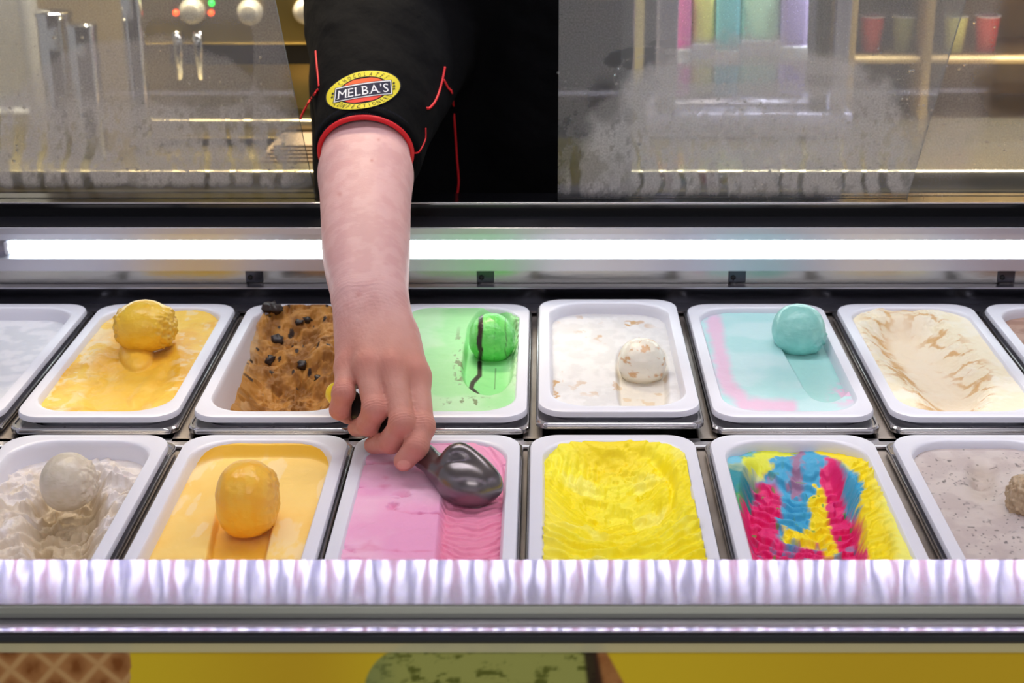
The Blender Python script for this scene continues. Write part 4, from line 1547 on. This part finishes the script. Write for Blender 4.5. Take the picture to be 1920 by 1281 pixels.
def oval(s1, s2=None, n=72, m=6, sx=1.0, sy=1.0):
    pts, fs = [], []
    r0 = 0.0 if s2 is None else s2
    for j in range(m + 1):
        s = r0 + (s1 - r0) * j / m
        for i in range(n):
            t = 2 * math.pi * i / n
            pts.append(badge_xy(s * sx * math.cos(t), s * sy * math.sin(t)))
    for j in range(m):
        for i in range(n):
            k = (i + 1) % n
            fs.append((j * n + i, j * n + k, (j + 1) * n + k, (j + 1) * n + i))
    return pts, fs


badge_mesh('badge_backing', [oval(1.03)], .0012, M['badge_black'])
badge_mesh('badge_ring', [oval(1.0, .70)], .0018, M['badge_yellow'])
badge_mesh('badge_ring', [oval(.715, .685)], .0020, M['badge_black'])


def lens(y0, y1, n=40, m=5, sx=.66, inner=.66):
    pts, fs = [], []
    for j in range(m + 1):
        for i in range(n + 1):
            a = -1 + 2 * i / n
            edge = math.sqrt(max(0, 1 - a * a))
            lo, hi = sorted((y0, y1))
            b = (lo + (hi - lo) * j / m)
            lim = inner * edge
            b = max(-lim, min(lim, b))
            pts.append(badge_xy(a * sx, b))
    for j in range(m):
        for i in range(n):
            fs.append((j * (n + 1) + i, j * (n + 1) + i + 1, (j + 1) * (n + 1) + i + 1, (j + 1) * (n + 1) + i))
    return pts, fs


badge_mesh('badge_centre', [lens(-.62, -.30)], .0020, M['badge_orange'])
badge_mesh('badge_centre', [lens(.34, .62)], .0020, M['badge_red'])


def banner(w, h, n=24, m=4):
    pts, fs = [], []
    for j in range(m + 1):
        for i in range(n + 1):
            a = -w + 2 * w * i / n
            b = -h + 2 * h * j / m
            pts.append(badge_xy(a, b + .10 * (a * a) / 1.0))
    for j in range(m):
        for i in range(n):
            fs.append((j * (n + 1) + i, j * (n + 1) + i + 1, (j + 1) * (n + 1) + i + 1, (j + 1) * (n + 1) + i))
    return pts, fs


badge_mesh('badge_banner', [banner(.79, .40)], .0023, M['badge_black'])
badge_mesh('badge_banner', [banner(.77, .375)], .0026, M['badge_white'])
badge_mesh('badge_banner', [banner(.745, .325)], .0029, M['badge_navy'])


def glyphs(text, size=1.0, fat=.0):
    """flat text as (verts2d, faces), one entry per character"""
    out = []
    x = 0.0
    for ch in text:
        cu = bpy.data.curves.new('glyph', 'FONT')
        cu.body = ch
        cu.size = size
        cu.offset = fat
        cu.resolution_u = 3
        cu.fill_mode = 'FRONT'
        ob = bpy.data.objects.new('glyph', cu)
        C.objects.link(ob)
        dg = bpy.context.evaluated_depsgraph_get()
        ev = ob.evaluated_get(dg)
        me = ev.to_mesh()
        vs_ = [(p.co.x, p.co.y) for p in me.vertices]
        fs = [tuple(p.vertices) for p in me.polygons]
        ev.to_mesh_clear()
        bpy.data.objects.remove(ob)
        bpy.data.curves.remove(cu)
        out.append((ch, vs_, fs))
    return out


def seriffed(ch, g):
    """thin slab serifs at the feet and heads of the upright strokes"""
    add = []
    if ch in 'MELBAIHFTNRY':
        xs = [p[0] for p in g]; lo, hi = min(xs), max(xs)
        y1 = max(p[1] for p in g)
        feet = {'M': [(lo + .02, 0), (hi - .02, 0)], 'A': [(lo, 0), (hi, 0)], 'T': [((lo + hi) / 2, 0)], 'Y': [((lo + hi) / 2, 0), (lo, y1), (hi, y1)]}.get(ch, [(lo + .04, 0), (lo + .04, y1)])
        for (x, y) in feet:
            yy = y if y == 0 else y - .06
            add.append([(x - .085, yy), (x + .085, yy), (x + .085, yy + .05), (x - .085, yy + .05)])
    return add


polys = []
word = glyphs("MELBA'S")
adv = []
for ch, vs_, fs in word:
    xs_ = [p[0] for p in vs_] or [0]
    adv.append((min(xs_), max(xs_)))
gap = .13
total = sum(b - a for a, b in adv) + gap * (len(word) - 1)
x = 0
for (ch, vs_, fs), (a, b) in zip(word, adv):
    def m2(p, x=x, a=a):
        aa = ((p[0] - a + x) / total - .5) * 1.36
        bb = .24 - p[1] / .72 * .48
        return badge_xy(aa, bb + .10 * aa * aa)
    polys.append(([m2(p) for p in vs_], fs))
    for s in seriffed(ch, vs_):
        polys.append(([m2(p) for p in s], [(0, 1, 2, 3)]))
    x += b - a + gap
badge_mesh('badge_name', polys, .0033, M['badge_white'])['kind'] = 'stuff'

polys = []
for text, top in (('CHOCOLATES', True), ('CONFECTIONERY', False)):
    gs = glyphs(text, 1.0, 0)
    n = len(gs)
    span = 104 if top else 106
    for k, (ch, vs_, fs) in enumerate(gs):
        if not vs_:
            continue
        xs_ = [p[0] for p in vs_]
        cx = (min(xs_) + max(xs_)) / 2
        ang = math.radians((-90 if top else 90) + (1 if top else -1) * (k / (n - 1) - .5) * span)
        pts = []
        for p in vs_:
            lx = (p[0] - cx) * .150
            ly = (p[1] - .36) * .30 / .72
            rr3 = .845 + (ly if top else -ly) * .62
            an = ang + (lx if top else -lx) * 1.0
            pts.append(badge_xy(rr3 * math.cos(an), rr3 * math.sin(an)))
        polys.append((pts, fs))
badge_mesh('badge_lettering', polys, .0024, M['badge_black'])['kind'] = 'stuff'
# small rosettes at both ends of the oval
polys = []
for (a0, b0) in ((-.84, .12), (.84, .02), (.84, -.14), (-.83, -.06), (.83, .17)):
    pts = [badge_xy(a0 + .045 * math.cos(t) * (1 if i % 2 else .5), b0 + .085 * math.sin(t) * (1 if i % 2 else .5)) for i, t in enumerate(np.linspace(0, 2 * math.pi, 10, endpoint=False))]
    polys.append((pts, [tuple(range(10))]))
badge_mesh('badge_rosette', polys, .0024, M['badge_black'])['kind'] = 'stuff'

# trousers and shoes below the counter
leg = Field((-.36, 2.05, .0), (.20, 2.45, .86), .008)
for x in (-.185, .01):
    leg.cone((x, 2.25, .80), (x, 2.27, .48), .105, .072, .02)
    leg.cone((x, 2.27, .48), (x, 2.29, .09), .070, .055, .02)
leg.cone((-.17, 2.25, .80), (0, 2.25, .80), .11, .11, .04)
v, q = leg.mesh()
obj('trousers', v, q, M['trousers'], person)
for x in (-.185, .01):
    sh = Field((x - .08, 2.02, -.02), (x + .08, 2.40, .14), .006)
    sh.cone((x, 2.31, .045), (x, 2.15, .036), .045, .036, .01)
    sh.cone((x, 2.30, .09), (x, 2.30, .05), .045, .045, .02)
    v, q = sh.mesh()
    v[:, 2] = np.maximum(v[:, 2], 0)
    obj('shoe', v, q, M['black_matt'], person)

# ------------------------------------------------------------------ the scoop
H0 = at(625, 733, 1.585)       # cap end
H1 = at(735, 808, 1.553)
H2 = at(797, 857, 1.522)       # where the grip ends
H3 = at(826, 881, 1.503)
HC = at(879, 908, 1.487)
d = (H1 - H0) / np.linalg.norm(H1 - H0)
scoop = thing('ice_cream_scoop', 'grey metal ice cream scoop with black grip and yellow end, held in the hand', 'scoop', tuple(HC - [0, 0, .02]))
ax1 = (HC - H2) / np.linalg.norm(HC - H2)
ax2 = np.cross(ax1, [0, 0, 1.0]); ax2 /= np.linalg.norm(ax2)
ax3 = np.cross(ax2, ax1)
fd = Field(np.minimum(H1, HC) - [.05, .07, .06], np.maximum(H1, HC) + [.07, .05, .05], .0013)
fd.cone(H1 + d * .01, H2, .0112, .0116, 0)
fd.cone(H2, H3, .0116, .0122, .004)
HB = at(879, 909, 1.487)
fd.cone(H3, at(848, 893, 1.493), .0122, .0155, .008)
fd.ellip(HB, [ax1, ax2, ax3], (.0285, .0258, .0250), .014)
rim_pts = smooth_path([at(*q) for q in ((842, 861, 1.492), (853, 853, 1.489), (867, 850, 1.487), (893, 869, 1.484), (917, 895, 1.482), (928, 916, 1.481))], 16)
for p, q in zip(rim_pts[:-1], rim_pts[1:]):
    fd.cone(p, q, .0034, .0034, .012)
# the bowl's hollow faces down into the ice cream
fd.ellip(HB + ax1 * .003 - ax3 * .018, [ax1, ax2, ax3], (.0255, .0215, .0200), .004, sub=True)
v, q = fd.mesh()
v = relax(v, q, 4, .5)
obj('scoop_head', v, q, M['scoop_metal'], scoop)
def lathe_axis(prof, a, dirn, n=28, flat=1.0):
    e1 = np.cross(dirn, [0, 0, 1.0]); e1 /= np.linalg.norm(e1)
    e2 = np.cross(e1, dirn)
    an = np.linspace(0, 2 * math.pi, n, endpoint=False)
    loops = [a + dirn * h_ + r * (np.cos(an)[:, None] * e1 + flat * np.sin(an)[:, None] * e2) for r, h_ in prof]
    return loft(loops, True, True)
LN = float(np.linalg.norm(H2 - H0))
dh = (H2 - H0) / LN
obj('grip', *lathe_axis([(.0118, .014), (.0128, .018), (.0122, .035), (.0114, .060), (.0112, LN * .62), (.0116, LN * .80), (.0113, LN * .86), (.0106, LN * .87)], H0, dh), M['grip'], scoop)
obj('end_cap', *lathe_axis([(.002, -.0045), (.007, -.0035), (.0105, .000), (.0122, .006), (.0128, .0135), (.0120, .0140)], H0, dh), M['cap_yellow'], scoop)
# a small scalloped thumb-ring line of print: the faint white marks on the neck
nb = [at(824, 858, 1.4885), at(834, 863, 1.4845), at(846, 865, 1.4805), at(858, 864, 1.4765)]


# ------------------------------------------------------------------ misted glass panes
YG = 1.975


def pane(name, label, edge_l, edge_r, filmf, y=YG, seed=0, drops=90):
    """edge_*: ((u, v=0), (u, v=375)) outlines where the pane's sides run"""
    zt, zb = R + .46, R + .1085
    def xat(e, z):
        (ut, ub) = e
        a, b = at_d(ut, 0, y), at_d(ub, 375, y)
        t = (z - b[2]) / (a[2] - b[2])
        return b[0] + (a[0] - b[0]) * t
    nx, nz = 230, 130
    zz = np.linspace(zb, zt, nz)
    V, fog_and_reflection = [], []
    s = np.linspace(0, 1, nx)
    X = np.stack([xat(edge_l, z) + (xat(edge_r, z) - xat(edge_l, z)) * s for z in zz])
    Z = np.repeat(zz[:, None], nx, 1)
    Y = np.full_like(X, y)
    u, v = proj(X, Y, Z)
    fg = np.clip(filmf(u, v, X, Z), 0, .95)
    front = np.stack([X, Y, Z], -1).reshape(-1, 3)
    i = np.arange(nx * nz).reshape(nz, nx)
    q = np.stack([i[:-1, :-1], i[:-1, 1:], i[1:, 1:], i[1:, :-1]], -1).reshape(-1, 4).tolist()
    n0 = len(front)
    th = .005
    cor = [front[i[0, 0]], front[i[0, -1]], front[i[-1, -1]], front[i[-1, 0]]]
    back = [c + [0, th, 0] for c in cor]
    V = np.concatenate([front, cor, back])
    faces = q + [(n0 + 4, n0 + 7, n0 + 6, n0 + 5), (n0, n0 + 4, n0 + 5, n0 + 1), (n0 + 1, n0 + 5, n0 + 6, n0 + 2), (n0 + 2, n0 + 6, n0 + 7, n0 + 3), (n0 + 3, n0 + 7, n0 + 4, n0)]
    mid = [0] * (len(q) + 1) + [1] * 4
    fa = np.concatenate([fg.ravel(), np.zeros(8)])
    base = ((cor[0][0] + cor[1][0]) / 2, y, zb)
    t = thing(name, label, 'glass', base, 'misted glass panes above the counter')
    obj('pane', V, faces, M['glass'], t, smooth=False, fog_and_reflection=fa, mats=[M['glass'], M['glass_edge']], midx=mid)
    # beads of water
    r_ = np.random.default_rng(seed)
    ds = []
    tries = 0
    while len(ds) < drops and tries < 6000:
        tries += 1
        a, b = r_.integers(0, nz), r_.integers(0, nx)
        if v[a, b] < 20 or fg[a, b] < .28 or r_.random() > sstep(60, 200, v[a, b]) * .9 + .1:
            continue
        rd = r_.uniform(.0007, .0021)
        th_ = np.linspace(0, 2 * math.pi, 10, endpoint=False)
        loops = [np.stack([rd * k * np.cos(th_) * r_.uniform(.9, 1.4), np.full(10, -hh * rd), rd * k * np.sin(th_)], 1) + [X[a, b], y - .0001, Z[a, b]] for k, hh in ((1, 0), (.85, .35), (.5, .6), (.1, .7))]
        ds.append(loft(loops, False, True))
    if ds:
        o = obj('water_drops', *join(ds), M['drop'], t, smooth=True)
        o['kind'] = 'stuff'
    return t


def drips(X, Z, v, seed, top=250, n=10, w=90):
    """cleared runnels where water has run down"""
    c = X * w + .9 * (fbm(X * 9, Z * 22, None, 3, seed) - .5)
    k = np.floor(c)
    f_ = np.abs(c - k - .5)
    hsh = _hash(k, k * 0, k * 0, seed)
    wid = .10 + .22 * _hash(k, k * 0 + 1, k * 0, seed)
    start = top - 120 * hsh
    return (hsh > .35) * (1 - sstep(wid * .5, wid, f_)) * sstep(start, start + 60, v)


def fog_reflection_left(u, v, X, Z):
    n = fbm(X * 26, Z * 26, None, 5, 201)
    arch = 60 + ((u - 255) / 250.0) ** 2 * 120 + 40 * (n - .5)
    m = .34 + .28 * sstep(arch - 8, arch + 14, v)  # even base paints the reflected grey veil; the arch is mist
    low = sstep(170, 215, v + 30 * (n - .5) - .02 * (u - 300))
    m = m + .26 * low
    # wiped window where the amber background shows
    win = (1 - sstep(.94, 1.03, np.sqrt(np.maximum(((u - 372) / 104) ** 2, 0) ** 2 + ((v - 110) / 92.0) ** 4))) * sstep(0, 1, 1 + 0 * u)
    m = m - .20 * win * sstep(20, 60, v)
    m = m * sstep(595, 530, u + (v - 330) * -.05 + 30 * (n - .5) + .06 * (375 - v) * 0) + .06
    m = m * (1 - .65 * drips(X, Z, v, 21, 280, w=34))
    sp = np.maximum(sstep(.62, .70, fbm(X * 150, Z * 120, None, 3, 202)), .9 * sstep(.56, .70, fbm(X * 46, Z * 30, None, 5, 203)))
    m = m * (1 - .34 * sp * sstep(140, 240, v))
    m = m * (1 - .8 * sstep(338, 356, v + 10 * (n - .5)))
    edge = sstep(560, 530, u - 40 + (v - 300) * .0 + 60 * (n - .5))
    return m * (.35 + .65 * edge)


def fog_reflection_right(u, v, X, Z):
    n = fbm(X * 24, Z * 24, None, 5, 211)
    dome = np.sqrt(((u - 1400) / 330) ** 2 + ((v - 330) / 265) ** 2) + .25 * (n - .5)
    m = .34 + .60 * sstep(1.04, .90, dome)  # even base is a painted veil of reflections; the dome is mist
    # wiped bands
    m = m - .24 * cap(u, v, (1290, 142), (1480, 138), 16, .3) * 1.0
    m = m - .18 * cap(u, v, (1500, 150), (1640, 156), 12, .4)
    for (cu, cv, ru, rv) in ((1170, 103, 26, 8), (1192, 122, 22, 10), (1150, 115, 16, 10), (1245, 112, 38, 12), (1200, 95, 30, 6), (1260, 82, 40, 7)):
        m = m - .30 * ell(u, v, cu, cv, ru, rv, .25)
    m = m * (1 - .70 * drips(X, Z, v, 23, 335, w=38))
    sp = np.maximum(sstep(.62, .70, fbm(X * 150, Z * 120, None, 3, 212)), .9 * sstep(.56, .70, fbm(X * 46, Z * 30, None, 5, 213)))
    m = m * (1 - .34 * sp * sstep(150, 240, v))
    m = m * (1 - .5 * ell(u, v, 1135, 190, 30, 42, .4))
    m = m * (1 - .75 * sstep(352, 372, v + 8 * (n - .5)))
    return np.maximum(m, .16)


def fog_reflection_far(u, v, X, Z):
    n = fbm(X * 24, Z * 24, None, 5, 221)
    m = .10 + .28 * sstep(60, 10, np.abs(u - 1790 + (v - 150) * .2) - 25 + 60 * (n - .5)) + .25 * sstep(190, 240, v + 40 * (n - .5)) * sstep(1640, 1720, u)  # constant part paints a faint reflected veil over the pane
    m = m * (1 - .6 * sstep(300, 340, v))
    return np.where(u < 1700, np.minimum(m, .10), m)


pane('glass_pane', 'misted glass pane with runnels left of the arm, its edge cut on a slant', (-330, -330), (515, 592), fog_reflection_left, YG, 1, 320)
pane('glass_pane', 'heavily misted glass pane with wiped streaks right of the black shirt', (1048, 1046), (1812, 1700), fog_reflection_right, YG, 2, 320)
pane('glass_pane', 'clearer glass pane overlapping behind at the right end of the counter', (1166, 1163), (2240, 2240), fog_reflection_far, YG + .012, 3, 60)

# ------------------------------------------------------------------ behind the counter
M['bench_steel'] = mat('bench_steel', (176, 164, 132), 0.3, 1.0, bump=[(9, .2, .004, ONE)])
M['chrome'] = mat('chrome', (224, 220, 210), 0.08, 1.0)
M['machine'] = mat('machine_panel', (156, 138, 84), 0.3, 0.7)
M['knob'] = mat('knob_grey', (176, 168, 150), 0.35)
M['slot'] = mat('dark_slot', (24, 20, 14), 0.5)
M['lamp_red'] = mat('lamp_red', (255, 80, 20), .4, emit=((255, 70, 20), 5))
M['lamp_green'] = mat('lamp_green', (40, 255, 80), .4, emit=((40, 255, 80), 3))
M['brown_paper'] = mat('brown_paper', (96, 78, 56), 0.8)
M['grey_panel'] = mat('grey_panel', (150, 150, 152), 0.5)
M['frame_grey'] = mat('frame_lavender', (150, 146, 172), 0.35, 0.2)
M['wood_tan'] = mat('wood_tan', (176, 146, 92), 0.6, colvar=((150, 120, 72), 10, (1, 1, .1)))

bench = thing('back_bench', 'long stainless work bench along the back wall', 'bench', (0, 3.1, 0))
obj('worktop', *box(-1.7, 1.7, 2.80, 3.60, R - .10, R - .06, .004), M['bench_steel'], bench)
obj('cabinet_front', *box(-1.7, 1.7, 2.83, 3.58, .10, R - .10), M['slot'], bench, smooth=False)
obj('kickboard', *box(-1.65, 1.65, 2.90, 3.50, 0, .10), M['black_matt'], bench, smooth=False)
BT = R - .06

# coffee machine with control panel
cm = thing('coffee_machine', 'brassy coffee machine with knobs and lit indicator lamps', 'coffee machine', (-.60, 3.2, BT))
obj('machine_body', *box(-.80, -.30, 3.10, 3.55, BT + .03, R + .46, .01), M['machine'], cm)
obj('control_panel', *box(-.79, -.30, 3.03, 3.10, R + .125, R + .46, .008), M['machine'], cm)
obj('tray', *box(-.79, -.30, 3.00, 3.30, BT + .012, BT + .05, .005), M['bench_steel'], cm)
obj('dark_opening', *box(-.72, -.31, 3.085, 3.095, R + .080, R + .123), M['slot'], cm, smooth=False)
for s in (-.78, -.32):
    obj('foot', *lathe([(.018, 0), (.02, .006), (.018, .013)], (s, 3.06, BT), 16), M['black_matt'], cm)
for (u, v) in ((362, 20), (470, 22), (575, 20)):
    p = at_d(u, v, 3.03)
    o = obj('knob', *lathe([(.024, 0), (.024, .012), (.019, .014), (.017, .028), (.013, .030)], p, 28, 'y'), M['knob'], cm)
for (u, v, m_) in ((330, 24, 'lamp_red'), (396, 24, 'lamp_red'), (397, 6, 'lamp_green')):
    obj('indicator_lamp', *lathe([(.0055, 0), (.0055, .003), (.003, .006)], at_d(u, v, 3.03), 16, 'y'), M[m_], cm)
for u in (330, 368):
    p = at_d(u, 60, 3.02)
    obj('spout', *lathe([(.008, -.09), (.009, -.03), (.012, 0)], p + [0, .01, 0], 16), M['chrome'], cm)


def canister(u, w, vtop, D, label, m='chrome', name='steel_canister', cat='canister'):
    p = at_d(u, vtop, D)
    r = w / 2 * (D * CP + .2) / F
    t = thing(name, label, cat, (p[0], D, BT))
    h_ = p[2] - BT
    obj('vessel', *lathe([(r * .94, 0), (r, .006), (r, h_ * .8), (r * .97, h_ * .82), (r * .97, h_ - .012)], (p[0], D, BT), 40), M[m], t, smooth='auto')
    obj('lid', *lathe([(r * 1.03, h_ - .012), (r * 1.03, h_ - .004), (r * .9, h_), (r * .2, h_ + .002)], (p[0], D, BT), 40), M[m], t, smooth='auto')


canister(100, 66, 18, 2.98, 'tall chrome canister, first of the bright cylinders from the left')
canister(152, 56, 42, 2.92, 'shorter chrome canister just right of the tall one')
canister(240, 40, -60, 2.95, 'slim tall steel cylinder left of the coffee machine')
canister(42, 34, -80, 3.2, 'slim grey tube at the far left behind the misted glass', 'grey_panel')
sp = thing('splash_guard', 'pale grey upright splash guard at the far left of the bench', 'panel', (-1.28, 3.1, BT))
obj('panel_face', *box(-1.50, -1.06, 3.30, 3.33, BT, R + .7, .004), M['grey_panel'], sp)
obj('panel_foot', *box(-1.50, -1.06, 3.26, 3.36, BT, BT + .012, .003), M['grey_panel'], sp)
pk = thing('paper_stack', 'loose stack of brown paper bags on the bench beside the coffee machine', 'paper bags', (-.43, 2.92, BT))
for k in range(5):
    v, f = box(-.52 + .006 * k, -.36 + .004 * k, 2.86 + .004 * k, 2.97 + .003 * k, BT + .006 * k, BT + .006 * k + .0055, .001)
    obj('paper_bag', v, f, M['brown_paper'], pk, smooth=False)

# glass-fronted fridge and bright packets on the right
fr = thing('display_fridge', 'upright display fridge with lavender frame behind the misted glass', 'fridge', (.33, 3.2, BT))
xl, xr = at_d(1226, 100, 3.1)[0], at_d(1590, 100, 3.1)[0]
obj('fridge_back', *box(xl, xr, 3.40, 3.42, BT + .03, R + .70), M['grey_panel'], fr, smooth=False)
obj('fridge_base', *box(xl - .01, xr + .01, 3.06, 3.42, BT, BT + .05, .006), M['frame_grey'], fr)
for (u, w) in ((1250, 38), (1576, 26)):
    p = at_d(u, 100, 3.08)
    hw = w / 2 * 3.05 / F
    obj('upright', *box(p[0] - hw, p[0] + hw, 3.06, 3.10, BT + .05, R + .70, .004), M['frame_grey'], fr)
p = at_d(1540, 100, 3.08)
obj('dark_upright', *box(p[0] - .014, p[0] + .014, 3.07, 3.12, BT + .05, R + .70, .003), M['slot'], fr)
obj('fridge_shelf', *box(xl, xr, 3.12, 3.40, R - .012, R - .004), M['frame_grey'], fr)
obj('fridge_top', *box(xl - .01, xr + .01, 3.06, 3.42, R + .70, R + .74, .006), M['frame_grey'], fr)
cols = {'pink': (232, 120, 190), 'teal': (110, 190, 200), 'mint': (190, 226, 200), 'lemon': (226, 224, 130), 'lilac': (176, 160, 214), 'olive': (150, 150, 90), 'red': (206, 60, 50)}
for k, c in cols.items():
    M['pack_' + k] = mat('packet_' + k, c, .45)


def packet(u0, u1, vt, D, colour, label, zb=R - .003):
    a, b = at_d(u0, vt, D), at_d(u1, vt, D)
    t = thing('snack_packet', label, 'packet', ((a[0] + b[0]) / 2, D + .05, zb), 'packets in the fridge')
    hw = (b[0] - a[0]) / 2
    loops = []
    cx = (a[0] + b[0]) / 2
    H = a[2] - zb
    for s, w, dpt in ((0, .96, .045), (.05, 1, .055), (.5, 1, .06), (.88, 1, .045), (.97, 1, .012), (1, 1, .004)):
        loops.append(rr(hw * w, dpt, .01, 3) + [cx, D + .06, zb + H * s])
    obj('pouch', *loft(loops, True, True), M['pack_' + colour], t, smooth='auto')
    obj('band', *box(cx - hw * 1.002, cx + hw * 1.002, D - .002, D + .04, zb + H * .30, zb + H * .42, .002), M['tub'], t, smooth=False)


packet(1268, 1300, -40, 3.16, 'pink', 'pink packet beside the lavender fridge post')
packet(1303, 1345, -60, 3.18, 'lemon', 'lemon yellow packet, second along the fridge shelf')
packet(1347, 1392, -30, 3.17, 'teal', 'teal packet in the middle of the fridge shelf')
packet(1395, 1470, -70, 3.20, 'mint', 'wide pale mint packet in the fridge')
packet(1473, 1522, -50, 3.17, 'lilac', 'lilac packet next to the dark fridge post')
# lavender cabinet side and olive box by the shirt
cb = thing('side_cabinet', 'grey cabinet standing right of the person in the black shirt', 'cabinet', (.12, 3.2, BT))
a, b = at_d(1060, 100, 3.2)[0], at_d(1190, 100, 3.2)[0]
obj('cabinet_body', *box(a, b, 3.20, 3.45, BT, R + .60, .006), M['grey_panel'], cb)
obj('cabinet_door', *box(a + .008, b - .008, 3.185, 3.20, BT + .02, R + .59, .004), M['frame_grey'], cb)
obj('door_handle', *box(b - .030, b - .022, 3.165, 3.185, R + .10, R + .24, .003), M['chrome'], cb)
# tan shelf unit at right with small things
su = thing('shelf_unit', 'tan wooden shelf unit at the right behind the glass', 'shelf', (.75, 3.3, BT))
a, b = at_d(1600, 100, 3.2)[0], 1.35
obj('back_board', *box(a, b, 3.50, 3.52, BT, R + .70), M['wood_tan'], su, smooth=False)
for x in (a, at_d(1745, 100, 3.2)[0], b):
    obj('upright', *box(x - .008, x + .008, 3.22, 3.50, BT, R + .70, .003), M['wood_tan'], su)
for z in (R + .065, R + .26):
    obj('shelf_board', *box(a + .009, b - .009, 3.24, 3.50, z - .012, z, .003), M['wood_tan'], su)
for i, (u, c, lb) in enumerate(((1634, 'red', 'red paper cup on the tan shelf, first from the left'), (1694, 'olive', 'olive paper cup on the tan shelf beside the red one'), (1790, 'lemon', 'yellow paper cup on the tan shelf past its middle upright'), (1850, 'red', 'red paper cup on the tan shelf near the right edge'))):
    p = at_d(u, 60, 3.32)
    z = R + .0655
    t = thing('paper_cup', lb, 'cup', (p[0], 3.32, z), 'paper cups on the tan shelf')
    obj('cup', *lathe([(.019, 0), (.0255, .072), (.0247, .072), (.0185, .003)], (p[0], 3.32, z), 24), M['pack_' + c], t, smooth='auto')
    obj('rolled_rim', *tube([(p[0] + .0255 * math.cos(q), 3.32 + .0255 * math.sin(q), z + .072) for q in np.linspace(0, 2 * math.pi, 24, endpoint=False)], .0016, 6, True), M['tub'], t)
